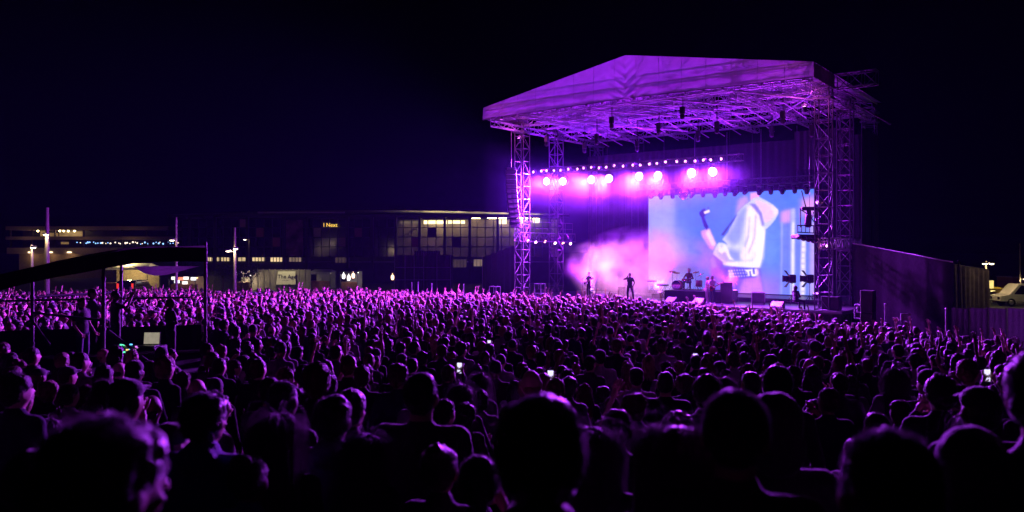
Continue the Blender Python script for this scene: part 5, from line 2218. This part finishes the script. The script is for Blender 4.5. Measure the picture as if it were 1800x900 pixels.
def car(name, loc, rz, col, lab, L=4.3, H=1.75, W=1.8, cat='van', tail=False):
    o = empty(name, loc, rz)
    prof = [(-L / 2, .35), (-L / 2, .95), (-L / 2 + .15, H - .15), (-L / 2 + .45, H), (L * .18, H), (L * .34, 1.0), (L / 2 - .05, .88), (L / 2, .4)]
    n = len(prof)
    m = MB()
    m.add([(x, -W / 2, z) for x, z in prof] + [(x, W / 2, z) for x, z in prof], [tuple(range(n)), tuple(range(2 * n - 1, n - 1, -1))] + [(i, i + n, (i + 1) % n + n, (i + 1) % n) for i in range(n)])
    bo = m.build('body', col, o)
    bv = bo.modifiers.new('bevel', 'BEVEL')
    bv.width = .06
    bv.segments = 2
    for s in (-1, 1):
        m = MB()
        m.add([(-L / 2 + .35, s * (W / 2 + .006), 1.0), (L * .27, s * (W / 2 + .006), 1.0), (L * .15, s * (W / 2 + .006), H - .14), (-L / 2 + .5, s * (W / 2 + .006), H - .14)], [(0, 1, 2, 3)])
        m.build('side_window', mat('tinted_glass', (.01, .01, .015), .1), o)
        for x in (-L * .3, L * .31):
            m = MB()
            m.lathe([(.2, -.12), (.33, -.1), (.33, .1), (.2, .12)], 18, (0, 1, 0), (x, s * (W / 2 - .1), .33))
            wo = m.build('wheel', M_BLACKM, o)
            m = MB()
            m.lathe([(.19, 0), (.16, .015), (.05, .02)], 14, (0, s, 0), (x, s * (W / 2 + .025), .33))
            m.build('rim', M_ALU, wo)
        m = MB()
        m.bevel_box((L / 2 - .05, s * .6 - .15, .6), (L / 2 + .02, s * .6 + .15, .75), .02)
        m.build('headlight', M_CHROME, o)
        m = MB()
        m.bevel_box((-L / 2 - .03, s * .72 - .1, .85), (-L / 2 + .03, s * .72 + .1, 1.35 if tail else 1.05), .02)
        m.build('tail_light', emis('tail_glow', (1, .04, .02), 1.0) if tail else mat('red_plastic', (.3, .02, .02), .3), o)
    tag(o, lab, cat)


p = P(1800, 438, 66)
car('parked_van', (p.x, 66, 0), math.pi - .1, mat('white_car_paint', (.7, .68, .62), .25, var=.05), 'white van parked under a lamp at the far right edge', 4.6, 1.85)
p = P(238, 438, 80)
car('parked_car', (p.x, 80, 0), math.pi / 2, mat('black_car_paint', (.012, .012, .015), .25, var=.05), 'dark car with glowing red tail lights before the marquee', 4.3, 1.6, 1.8, 'car', True)
o = empty('lit_sign_box', P(1740, 500, 68))
m = MB()
m.bevel_box((-.3, -.08, -.34), (.3, .08, .34), .03)
m.build('panel', emis('yellow_box_glow', (1, .75, .22), 1.1, .4, 4), o)
m = MB()
m.tube((0, 0, -.34), (0, 0, -1.75), .05)
m.build('post', M_STEEL, o)
tag(o, 'yellow glowing sign box beside the pleated tarpaulin', 'sign')
stall(1746, 1770, 505, 509, 533, 70, mat('yellow_canvas', (.6, .42, .04), .8, trans=.3), emis('yellow_stall', (1, .8, .25), 1.6), 'stall with a yellow awning left of the white van', 26, (1, .8, .35))
spot('van_light', (P(1787, 0, 62.5).x, 62.5, 3.6), None, 60, (1, .82, .42), kind='POINT', radius=.2)
o = empty('brick_kiosk', (P(1795, 0, 92).x, 92, 0))
m = MB()
m.box((-1.0, 0, 0), (2.5, 3, P(0, 488, 92).z))
m.build('wall', mat('red_brick', (.3, .11, .06), .9, var=.3, scale=8), o)
m = MB()
m.box((-1.1, -.1, P(0, 488, 92).z + .002), (2.6, 3.1, P(0, 488, 92).z + .12))
m.build('roof', M_CONC, o)
m = MB()
m.box((-.2, -.03, .0), (.8, -.003, 1.7))
m.build('door', M_STEEL, o)
tag(o, 'small red brick kiosk behind the white van', 'building')

# ------------------------------------------------------------------ sound desk canopy in the crowd, left
foh_z = 2.05
o = empty('sound_desk_canopy', (-9.0, 17.5, ground(17.5)))
tag(o, 'low black canopy on thin poles standing in the crowd on the left', 'canopy')


C0X, C0Y = -5.85, 15.2


def CF(a, b, z):
    """Canopy frame: a metres to the left, b metres towards the back."""
    return Vector((C0X - .933 * a - .359 * b, C0Y - .359 * a + .933 * b, z))


def can_z(a, b):
    return np.interp(a, [0, 1.2, 1.75, 2.5, 3.4, 5, 8], [4.78, 4.76, 4.68, 4.53, 4.28, 3.85, 3.2]) - .02 * abs(b - 2.6) + .02 * math.sin(a * 2.3 + b * 1.3)


M_TARP = mat('black_tarpaulin', (.012, .012, .014), .9, spec=.1, var=.3, bump=.4, bscale=6)
m = MB()
m.grid(lambda u, v: CF(7.5 * u, 5.3 * v, can_z(7.5 * u, 5.3 * v)), 40, 24)
m.grid(lambda u, v: CF(7.5 * u, -.02 - .03 * math.sin(u * 50) * (1 - v), can_z(7.5 * u, 0) - .27 * (1 - v)), 60, 3)
m.grid(lambda u, v: CF(7.5 * u, 5.32 + .03 * math.sin(u * 50) * (1 - v), can_z(7.5 * u, 5.3) - .18 * (1 - v)), 60, 3)
m.grid(lambda u, v: CF(-.02 + .03 * math.sin(u * 30) * (1 - v), 5.3 * u, can_z(0, 5.3 * u) - .3 * (1 - v)), 40, 3)
wb(m, 'roof', M_TARP, o)
m = MB()
fa, fb = P(232, 468, 20.2), P(352, 468, 20.2)
m.grid(lambda u, v: Vector((fa.x + (fb.x - fa.x) * u, 20.2 - .5 * v * math.sin(math.pi * u), fa.z - (.22 * math.sin(math.pi * u) ** 1.3) * v)), 24, 6)
wb(m, 'loose_flap', mat('grey_canvas_flap', (.3, .28, .3), 1.0, spec=0.0, var=.2, trans=.4), o)
for (px, y0, d) in ((361, 426, 17.0), (182, 470, 15.6), (213, 466, 19.6), (57, 474, 17.6)):
    p = P(px, y0, d)
    m = MB()
    m.tube((p.x, d, ground(d)), p, .035, n=8)
    for zz in np.arange(1.6, p.z, .5):
        m.tube((p.x, d, zz), (p.x, d, zz + .06), .045, n=8)
    wb(m, 'pole', M_TOWER, o)
for (a, b) in ((CF(0, .1, 2.75), CF(6, .1, 2.75)), ((-10.6, 17.6, 3.30), (-8.0, 15.6, 3.30)), (CF(.3, 5.2, 3.5), CF(5, 5.2, 3.5)), ((-10.7, 17.6, 3.25), (-9.4, 16.2, 2.75)), ((-7.9, 15.6, 3.1), (-7.0, 15.4, 2.5)), ((-10.5, 17.6, 3.65), (-9.6, 19.6, 3.65))):
    m = MB()
    m.tube(a, b, .028, n=6)
    wb(m, 'rail', M_STEEL, o)
m = MB()
m.box((.1, .2, ground(14) - .3), (7.4, 5.2, foh_z), lambda x, y, z: CF(x, y, z))
wb(m, 'platform', M_DRAPE, o)
m = MB()
m.grid(lambda u, v: CF(.1 + 7.3 * u, 5.25 + .04 * math.sin(u * 90), 1.0 + 1.8 * v), 90, 2)
wb(m, 'rear_drape', M_DRAPE, o)

desk = empty('mixing_desk', (-7.45, 16.0, foh_z))
tag(desk, 'mixing desk with small coloured lights beside the pale laptop', 'mixing desk')
m = MB()
m.bevel_box((-.75, -.3, 0), (.45, .35, .55), .03)
m.build('case', M_BLACKM, desk)
m = MB()
m.add([(-.72, -.28, .56), (.42, -.28, .56), (.42, .33, .70), (-.72, .33, .70)], [(0, 1, 2, 3)])
m.build('control_surface', M_STEEL, desk)
cols = [(.1, .6, 1), (.1, 1, .5), (1, .7, .2), (.8, .2, 1), (1, .9, .8)]
for i in range(26):
    x, y = rnd.uniform(-.68, .38), rnd.uniform(-.2, .3)
    m = MB()
    m.box((x, y, .62 + y * .23), (x + .05, y + .02, .65 + y * .23))
    m.build('indicator', emis('desk_led_%d' % (i % 5), cols[i % 5], 1.6), desk)
lap = empty('laptop', P(265, 606, 15.95))
m = MB()
m.bevel_box((-.17, -.22, -.02), (.17, .02, 0), .006)
m.build('keyboard_base', M_STEEL, lap)
m = MB()
m.bevel_box((-.17, .03, .0), (.17, .045, .25), .005, lambda x, y, z: Vector((x, y + z * .15, z)))
m.build('lid', M_BLACKM, lap)
m = MB()
m.add([(-.155, .028, .015), (.155, .028, .015), (.155, .062, .238), (-.155, .062, .238)], [(0, 1, 2, 3)])
m.build('screen', emis('laptop_glow', (.75, .66, .5), .42, .3, 9), lap)
tag(lap, 'open laptop with a pale screen standing on the sound desk', 'laptop')
m = MB()
m.bevel_box((-.16, -.3, 0), (.2, .3, .5), .02)
o = m.build('laptop_stand', M_BLACKM)
o.location = (lap.location.x, lap.location.y + .02, lap.location.z - .53)
tag(o, 'black case the laptop stands on under the canopy', 'case')

for (px, d, pose, yaw, lab, sc_) in ((163, 18.6, 'clap', -.4, 'sound engineer with raised forearms under the black canopy', 1.0), (203, 18.9, 'phone', -.2, 'technician holding up both hands between the two canopy poles', .96), (145, 17.2, 'down', -1.2, 'technician turned sideways behind the canopy rail', .93), (300, 17.6, 'fold', -.3, 'technician standing in the dark right of the laptop', .9)):
    pm = person_meshes(pose, 'short', 'short', STAND, 1.0, .024, head_yaw=-.4, seed=px)
    p = P(px, 438, d)
    o = place_person(pm, (p.x, d, foh_z), face_stage(p.x, d) + yaw, sc_, 'person', dict(top=mat('grey_cotton', (.2, .19, .2), .8, var=.15) if px == 163 else M_BLK))
    tag(o, lab, 'person')

# ------------------------------------------------------------------ people standing nearest the camera
HEADW = {'short': .166, 'long': .192, 'curly': .228, 'hood': .208, 'cap': .18, 'thick': .186, 'bun': .168, 'pony': .168, 'bald': .155, 'beanie': .182}
FRONT = [
    # px, top y, head width px, hair, pose, sleeves, female, build, collar, yaw, label
    (950, 688, 155, 'thick', 'down', 'jacket', False, 1.0, True, .02, 'large head with bushy hair and collared jacket at the bottom centre'),
    (186, 722, 186, 'thick', 'down', 'long', True, .92, False, -.35, 'large blurred thick-haired head at the bottom left'),
    (300, 742, 66, 'cap', 'down', 'long', False, .9, False, -.2, 'person in a flat cap beside the large blurred head'),
    (362, 685, 70, 'thick', 'pocket', 'jacket', True, 1.0, True, -.1, 'person in a blue denim jacket with loose hair, lower left'),
    (500, 668, 46, 'short', 'down', 'long', False, .95, False, 0, 'man with short cropped hair left of the tall broad man'),
    (492, 724, 72, 'long', 'down', 'long', True, .95, False, .05, 'woman with long straight hair just below the short-cropped man'),
    (588, 692, 62, 'thick', 'down', 'jacket', False, 1.0, True, .05, 'person with smooth thick hair and pale collar, lower left of centre'),
    (617, 682, 52, 'thick', 'down', 'long', True, .9, False, -.1, 'brightly rimmed head just behind the smooth thick hair'),
    (645, 760, 66, 'long', 'down', 'short', True, .9, False, -.35, 'woman with wavy hair falling over one shoulder left of the broad man'),
    (741, 654, 52, 'short', 'down', 'jacket', False, 1.12, False, 0, 'tall broad-shouldered man standing dark left of centre'),
    (775, 783, 68, 'bun', 'down', 'short', True, .9, False, .1, 'short-haired head low beside the bushy-haired one'),
    (842, 800, 78, 'pony', 'clap', 'short', True, .9, False, .2, 'head with lifted arms tucked left of the bushy-haired one'),
    (1046, 748, 80, 'long', 'down', 'short', True, .95, False, -.2, 'woman with glowing swept hair right behind the bushy-haired head'),
    (1085, 718, 50, 'short', 'down', 'long', False, .95, False, 0, 'plain dark head between the swept hair and the long straight hair'),
    (1125, 757, 36, 'short', 'down', 'short', False, .9, False, .3, 'small head in profile left of the long straight hair'),
    (1185, 745, 110, 'long', 'down', 'short', True, 1.0, False, 0, 'woman with long straight hair and glowing outline at the bottom'),
    (1192, 726, 66, 'curly', 'clap', 'short', True, .9, False, .1, 'curly head bright pink above the long straight hair'),
    (1292, 684, 104, 'short', 'down', 'long', False, 1.05, False, .05, 'man with short hair and one visible ear right of centre'),
    (1362, 688, 96, 'hood', 'down', 'jacket', False, 1.0, False, 0, 'hooded head just right of the short-haired man with one ear'),
    (1562, 752, 158, 'short', 'down', 'jacket', False, 1.05, False, .05, 'very large round dark head at the bottom right'),
    (1700, 745, 122, 'hood', 'down', 'jacket', False, 1.05, False, .1, 'large hooded head at the bottom right corner'),
    (1834, 606, 112, 'thick', 'down', 'long', False, 1.0, False, -.1, 'tall figure cut off by the right edge'),
    (1722, 678, 62, 'cap', 'down', 'jacket', False, 1.05, False, .1, 'person in a cap below a raised phone near the right edge'),
    (1652, 655, 46, 'thick', 'clap', 'long', False, 1.0, False, .1, 'person with raised arms left of the raised phone'),
    (1540, 724, 44, 'short', 'down', 'long', False, .95, False, .1, 'small head poking up behind the very large round head'),
    (1502, 770, 42, 'short', 'down', 'short', False, .95, False, .4, 'small head at the shoulder of the very large round head'),
    (1243, 655, 46, 'thick', 'down', 'jacket', False, 1.0, True, 0, 'person with raised collar ahead of the short-haired man'),
    (1366, 640, 46, 'thick', 'down', 'long', False, 1.0, False, 0, 'tall person with full hair ahead of the hooded head'),
    (1170, 653, 28, 'short', 'pocket', 'jacket', False, 1.1, False, 0, 'man in a round-shouldered jacket standing free in the crowd, centre right'),
    (222, 664, 54, 'cap', 'down', 'jacket', False, 1.0, False, .0, 'person in a peaked cap behind the large blurred head'),
    (1430, 704, 40, 'curly', 'down', 'long', True, .9, False, 0, 'curly-haired small person right of the hooded head'),
    (60, 790, 110, 'beanie', 'down', 'jacket', False, 1.0, False, 0, 'dark beanie in the bottom left corner'),
    (440, 800, 70, 'bun', 'down', 'jacket', True, .9, False, .1, 'small dark person below the denim jacket'),
    (1000, 660, 30, 'thick', 'down', 'long', True, .95, False, .1, 'person with a round hairdo just above the bushy-haired head'),
    (1320, 652, 30, 'short', 'down', 'long', False, 1.0, False, .1, 'short-haired person above the short-haired man with one ear'),
]
M_DENIM = mat('denim', (.06, .10, .30), .8, sheen=0.6, var=.25, bump=.4, bscale=90)
front_pos = []
n_front = 0
for i, (px, ty, wpx, hair, pose, slv, fem, bld, coll, yaw, lab) in enumerate(FRONT):
    d = F * HEADW[hair] / wpx
    topz = CZ + (HOR - ty) / F * d
    h = topz - ground(d)
    sc_ = h / (1.755 if hair in ('curly', 'hood', 'beanie', 'thick', 'long') else 1.74)
    sc_ = min(1.15, max(.80, sc_))
    x = (px - 900) / F * d
    pm = person_meshes(pose, hair, slv, STAND, bld, .017 if d < 4.5 else .022, head_yaw=yaw, head_pitch=rnd.uniform(-.08, .05), fem=fem, collar=coll, seed=100 + i)
    mats = {'hair': M_DKHAIR} if hair not in ('hood', 'beanie') else {}
    if 'denim' in lab:
        mats['top'] = M_DENIM
    elif 'pale collar' in lab:
        mats['top'] = mat('mauve_jacket', (.12, .1, .13), .8, var=.2)
    else:
        mats['top'] = M_BLK if i % 3 else mat('charcoal_cloth', (.03, .03, .035), .8, sheen=.5, var=.2, bump=.4)
    o = place_person(pm, (x, d, ground(d)), face_stage(x, d, rnd.uniform(-.1, .1)), sc_, 'person', mats)
    tag(o, lab, 'person', 'concertgoers standing nearest the camera')
    front_pos.append((x, d))
    n_front += 1
    if hair in ('curly', 'long', 'thick', 'short', 'bun', 'pony') and d < 6:
        st = strands(hair, 300 + i, 5200 if d < 2.6 else 2600)
        hs = bpy.data.objects.new('strands', st)
        COL.objects.link(hs)
        for ch in o.children:
            if ch.name.split('.')[0] == 'hair':
                hs.parent = ch
        # follow the turn of the head
        piv = Vector((0, -0.01, 1.52))
        rot = Matrix.Rotation(yaw, 4, 'Z')
        hs.matrix_local = Matrix.Translation(piv) @ rot @ Matrix.Translation(-piv)

# ------------------------------------------------------------------ the crowd
VARIANTS = [
    ('down', 'short', 'long', False, 1.0), ('down', 'long', 'short', True, .95), ('pocket', 'thick', 'jacket', False, 1.0), ('down', 'pony', 'short', True, .95), ('fold', 'cap', 'long', False, 1.05),
    ('clap', 'short', 'short', False, 1.0), ('down', 'curly', 'long', True, .95), ('down', 'beanie', 'jacket', False, 1.0), ('down', 'bald', 'short', False, 1.05), ('down', 'bun', 'long', True, .92),
    ('fold', 'long', 'jacket', True, 1.0), ('down', 'thick', 'short', False, .95),
    ('up_right', 'short', 'short', False, 1.0), ('up_left', 'long', 'short', True, .95), ('up_both', 'thick', 'short', False, 1.0), ('reach', 'pony', 'short', True, .95), ('phone', 'short', 'long', False, 1.0), ('up_both', 'long', 'none', True, .92),
]
HWORD = {'short': 'short-haired', 'long': 'long-haired', 'thick': 'thick-haired', 'pony': 'pony-tailed', 'cap': 'cap-wearing', 'curly': 'curly-haired', 'beanie': 'beanie-wearing', 'bald': 'balding', 'bun': 'bun-haired'}
PWORD = {'down': 'with lowered arms', 'pocket': 'hands pocketed', 'fold': 'with folded arms', 'clap': 'clapping', 'up_right': 'raising the right arm', 'up_left': 'raising the left arm', 'up_both': 'raising both arms', 'reach': 'reaching forward', 'phone': 'holding up a phone'}
protos = []
pcol = bpy.data.collections.new('crowd_prototypes')
for i, (pose, hair, slv, fem, bld) in enumerate(VARIANTS):
    pm = person_meshes(pose, hair, slv, STAND, bld, .029, head_yaw=rnd.uniform(-.35, .35), head_pitch=rnd.uniform(-.05, .12), fem=fem, seed=500 + i)
    pm['strand_data'] = strands(hair, 900 + i, 1100) if hair in ('short', 'long', 'thick', 'curly', 'pony', 'bun') else None
    protos.append(pm)
    parts = [(pm['body'], 0), (pm['top'], 1), (pm['trousers'], 2), (pm['hair'], 3)]
    if pm['cap'] is not None:
        parts.append((pm['cap'], 4))
    me = concat(parts, 'crowd_member')
    for mt_ in (M_SKIN, M_TOP, M_TROU, M_HAIR if hair not in ('beanie', 'hood') else M_HAT, M_HAT):
        me.materials.append(mt_)
    pcol.objects.link(bpy.data.objects.new('crowd_member_%02d' % i, me))

# phones held up in the crowd
def phone_thing(loc, rz, lab, sc=1.0):
    o = empty('phone', loc, rz)
    m = MB()
    m.bevel_box((-.038, -.005, -.078), (.038, .005, .078), .004)
    m.build('case', M_BLACKM, o)
    m = MB()
    m.box((-.034, -.0075, -.072), (.034, -.0055, .072))
    m.build('screen', emis('phone_glow', (.75, .7, 1.0), 1.3, .3, 20), o)
    tag(o, lab, 'phone')


PH = [(860, 606, 'lit phone held up left of centre, higher of the two there'), (808, 651, 'lit phone held up above the low bun'), (968, 668, 'lit phone held up just over the bushy-haired head'), (1222, 632, 'lit phone held up right of the round-shouldered jacket'), (1262, 598, 'tiny lit phone in the far middle of the crowd'), (1735, 666, 'lit phone held up above the cap near the right edge')]
pm_phone = protos[16]
for px, py, lab in PH:
    d = 6.0
    while d < 40 and HOR + F * (CZ - ground(d) - 1.63) / d > py:
        d += .05
    q = P(px, py, d)
    rz = face_stage(q.x, d)
    loc = q - Matrix.Rotation(rz, 3, 'Z') @ Vector((0, .42, 1.63))
    o = place_person(pm_phone, (loc.x, loc.y, ground(loc.y)), rz, 1.0)
    tag(o, 'person holding up the ' + lab.replace(' held up', ''), 'person', 'concertgoers holding phones')
    phone_thing((q.x, q.y, ground(loc.y) + 1.63), rz, lab)
    front_pos.append((loc.x, loc.y))
pts = []
yy_ = 5.0
row = 0
while yy_ < 62:
    sp_x = .64 if yy_ > 26 else .70
    half = .66 * yy_ + 1.5
    x = -half + (row % 2) * sp_x / 2
    while x < half:
        X = x + rnd.gauss(0, .15)
        Y = yy_ + rnd.gauss(0, .15)
        x += sp_x
        rx, ry = X - FLX, Y - FLY
        k, t = rx * UX + ry * UY, rx * BX + ry * BY
        tmax = .2 - max(0, k - 20) * .92
        if t > tmax or Y > 60 + 1.5 * math.sin(X * .4):
            continue
        ca_, cb_ = -.933 * (X - C0X) - .359 * (Y - C0Y), -.359 * (X - C0X) + .933 * (Y - C0Y)
        if -.3 < ca_ < 8 and -.35 < cb_ < 5.7:
            continue
        if rnd.random() < (.05 if Y > 12 else .10) + max(0, .5 * mnoise.noise(Vector((X * .45, Y * .45, 3)))):
            continue
        if any((X - a) ** 2 + (Y - b) ** 2 < .30 for a, b in front_pos):
            continue
        up = (.20 if t > -12 and k > -4 else .06) if Y > 14 else .03
        if rnd.random() < up:
            vi = rnd.choice((12, 13, 14, 15, 17, 12, 13))
        else:
            vi = rnd.choice((0, 0, 1, 1, 1, 2, 2, 3, 3, 4, 5, 6, 6, 7, 8, 9, 10, 10, 11, 11))
        fem = VARIANTS[vi][3]
        hgt = rnd.gauss(1.63 if fem else 1.75, .085)
        gnd = ground(Y, X)
        pts.append((X, Y, vi, face_stage(X, Y, rnd.gauss(0, .26)), hgt / 1.735, gnd))
    yy_ += .60 if yy_ > 26 else .66
    row += 1

# the 240 nearest in view are individuals, the mass behind them is one crowd
def in_view(p):
    px = 900 + F * p[0] / p[1]
    py = HOR + F * (CZ - p[5] - 1.735 * p[4]) / p[1]
    return -20 < px < 1820 and py < 890


cand = sorted([p for p in pts if in_view(p)], key=lambda p: p[1])
near = cand[:240]
near_set = set(near)
rest = [p for p in pts if p not in near_set]
LAND = [(200, 'in the rows beyond the large blurred head'), (420, 'in the rows beyond the denim jacket'), (620, 'in the rows beyond the short-cropped man'), (820, 'in the rows beyond the broad-shouldered man'), (1060, 'in the rows beyond the bushy-haired head'),
        (1250, 'in the rows beyond the long straight hair'), (1460, 'in the rows beyond the hooded head'), (9999, 'in the rows beyond the very large round head')]
named = {}
for (X, Y, vi, rz, sc_, gnd) in near:
    pm = protos[vi]
    o = place_person(pm, (X, Y, gnd), rz, sc_)
    if pm['strand_data'] is not None and Y < 9:
        hs = bpy.data.objects.new('strands', pm['strand_data'])
        COL.objects.link(hs)
        hs.parent = [c for c in o.children if c.name.startswith('hair')][0]
    px = 900 + F * X / Y
    wh = [w for lim, w in LAND if px < lim][0]
    band = 'close' if Y < 7.5 else ('middle' if Y < 10 else 'farther')
    pose, hair = VARIANTS[vi][0], VARIANTS[vi][1]
    named.setdefault('%s concertgoer %s, %s %s' % (HWORD[hair], PWORD[pose], band, wh.replace('in the ', '')), []).append((px, o))
ORD = ['first', 'second', 'third', 'fourth', 'fifth', 'sixth', 'seventh', 'eighth', 'ninth', 'tenth']
for lab, lst in named.items():
    lst.sort(key=lambda q: q[0])
    for i, (px, o) in enumerate(lst):
        tag(o, lab if len(lst) == 1 else '%s from left, %s' % (ORD[min(i, 9)], lab.replace(' rows beyond the', ' rows past')), 'person', 'concertgoers in the near rows of the crowd')

me = bpy.data.meshes.new('crowd')
me.from_pydata([(p[0], p[1], p[5]) for p in rest], [], [])
at = me.attributes.new('member', 'INT', 'POINT')
at.data.foreach_set('value', [p[2] for p in rest])
at = me.attributes.new('turn', 'FLOAT_VECTOR', 'POINT')
at.data.foreach_set('vector', [c for p in rest for c in (0, 0, p[3])])
at = me.attributes.new('size', 'FLOAT', 'POINT')
at.data.foreach_set('value', [p[4] for p in rest])
crowd = new_obj('crowd', me)
tag(crowd, 'dense crowd of concertgoers filling the field up to the stage', 'crowd', kind='stuff')
ng = bpy.data.node_groups.new('crowd_nodes', 'GeometryNodeTree')
ng.interface.new_socket('Geometry', in_out='INPUT', socket_type='NodeSocketGeometry')
ng.interface.new_socket('Geometry', in_out='OUTPUT', socket_type='NodeSocketGeometry')
gi, go = ng.nodes.new('NodeGroupInput'), ng.nodes.new('NodeGroupOutput')
ci = ng.nodes.new('GeometryNodeCollectionInfo')
ci.inputs['Collection'].default_value = pcol
ci.inputs['Separate Children'].default_value = True
ci.inputs['Reset Children'].default_value = True
ip = ng.nodes.new('GeometryNodeInstanceOnPoints')
ip.inputs['Pick Instance'].default_value = True


def attr(nm, ty):
    n = ng.nodes.new('GeometryNodeInputNamedAttribute')
    n.data_type = ty
    n.inputs['Name'].default_value = nm
    return n.outputs[0]


ng.links.new(gi.outputs[0], ip.inputs['Points'])
ng.links.new(ci.outputs[0], ip.inputs['Instance'])
ng.links.new(attr('member', 'INT'), ip.inputs['Instance Index'])
er = ng.nodes.new('FunctionNodeEulerToRotation')
ng.links.new(attr('turn', 'FLOAT_VECTOR'), er.inputs[0])
ng.links.new(er.outputs[0], ip.inputs['Rotation'])
ng.links.new(attr('size', 'FLOAT'), ip.inputs['Scale'])
ng.links.new(ip.outputs[0], go.inputs[0])
md = crowd.modifiers.new('members', 'NODES')
md.node_group = ng
print('crowd', len(pts), 'near', len(near), 'rest', len(rest), 'deepest individual', near[-1][1])

# ------------------------------------------------------------------ smoke on the stage and haze over the field
def volume_mat(name, dens, col=(1, 1, 1), aniso=0.0, cloud=False, soft=False):
    m = bpy.data.materials.new(name)
    m.use_nodes = True
    nt = m.node_tree
    nt.nodes.remove(nt.nodes['Principled BSDF'])
    pv = nd(nt, 'ShaderNodeVolumePrincipled')
    pv.inputs['Color'].default_value = (*col, 1)
    pv.inputs['Density'].default_value = dens
    pv.inputs['Anisotropy'].default_value = aniso
    nt.links.new(pv.outputs[0], nt.nodes['Material Output'].inputs['Volume'])
    if cloud:
        tc = nd(nt, 'ShaderNodeTexCoord')
        nz = nd(nt, 'ShaderNodeTexNoise')
        nz.inputs['Scale'].default_value = .55 if soft else .8
        nz.inputs['Detail'].default_value = 3
        nz.inputs['Distortion'].default_value = .6
        nt.links.new(tc.outputs['Object'], nz.inputs['Vector'])
        gr = nd(nt, 'ShaderNodeTexGradient', gradient_type='SPHERICAL')
        mpn = nd(nt, 'ShaderNodeMapping')
        mpn.inputs['Scale'].default_value = cloud
        nt.links.new(tc.outputs['Object'], mpn.inputs['Vector'])
        nt.links.new(mpn.outputs[0], gr.inputs[0])
        m1 = nd(nt, 'ShaderNodeMapRange')
        m1.inputs['From Min'].default_value = .40
        m1.inputs['From Max'].default_value = .66
        if soft:
            m1.inputs['From Min'].default_value = 0.0
            m1.inputs['From Max'].default_value = 0.6
        nt.links.new(nz.outputs[0], m1.inputs['Value'])
        ad = nd(nt, 'ShaderNodeMath', operation='MULTIPLY')
        nt.links.new(m1.outputs[0], ad.inputs[0])
        nt.links.new(gr.outputs['Fac'], ad.inputs[1])
        m2 = nd(nt, 'ShaderNodeMath', operation='MULTIPLY')
        m2.inputs[1].default_value = dens
        nt.links.new(ad.outputs[0], m2.inputs[0])
        nt.links.new(m2.outputs[0], pv.inputs['Density'])
    return m


def smoke(loc, size, dens, lab, soft=False):
    m = MB()
    sx, sy, sz = size
    m.box((-sx, -sy, -sz), (sx, sy, sz))
    o = m.build('smoke', volume_mat('stage_smoke', dens, col=(.72, .6, 1.0) if soft else (1, 1, 1), cloud=(1 / sx, 1 / sy, 1 / sz), soft=soft))
    o.location = loc
    o.rotation_euler = (0, 0, STAGE_ROT)
    tag(o, lab, 'smoke', kind='stuff')
    return o


smoke(S(8.4, 4.6, 9.2), (8.8, 1.3, 1.3), .07, 'dense glowing haze hugging the row of large lamps', True)
smoke(S(8.0, 4.4, 9.0), (9.0, 3.0, 2.3), .013, 'lit haze glowing around the row of stage lamps', True)
smoke(S(7.4, 9.0, 2.9), (6.6, 4.2, 3.6), 1.0, 'thick smoke drifting behind the guitarist')
smoke(S(15.2, 5.6, 2.0), (4.2, 2.4, 1.5), .05, 'thin smoke hanging over the right half of the stage')

m = MB()
m.box((-1.2, 1.2, DECK + .01), (SW + 1.2, 12.4, EB - 1.3), sf)
stage_haze = m.build('stage_haze', volume_mat('stage_haze', .0010, (.45, .4, 1.0)))
tag(stage_haze, 'thin theatrical haze hanging under the stage roof', 'haze', kind='stuff')
m = MB()
m.box((-1000, -60, -1.5), (1000, 1000, 17.2))
haze = m.build('haze', volume_mat('night_haze', .00011, (.34, .24, 1.0)))
tag(haze, 'thin haze over the whole field', 'haze', kind='stuff')
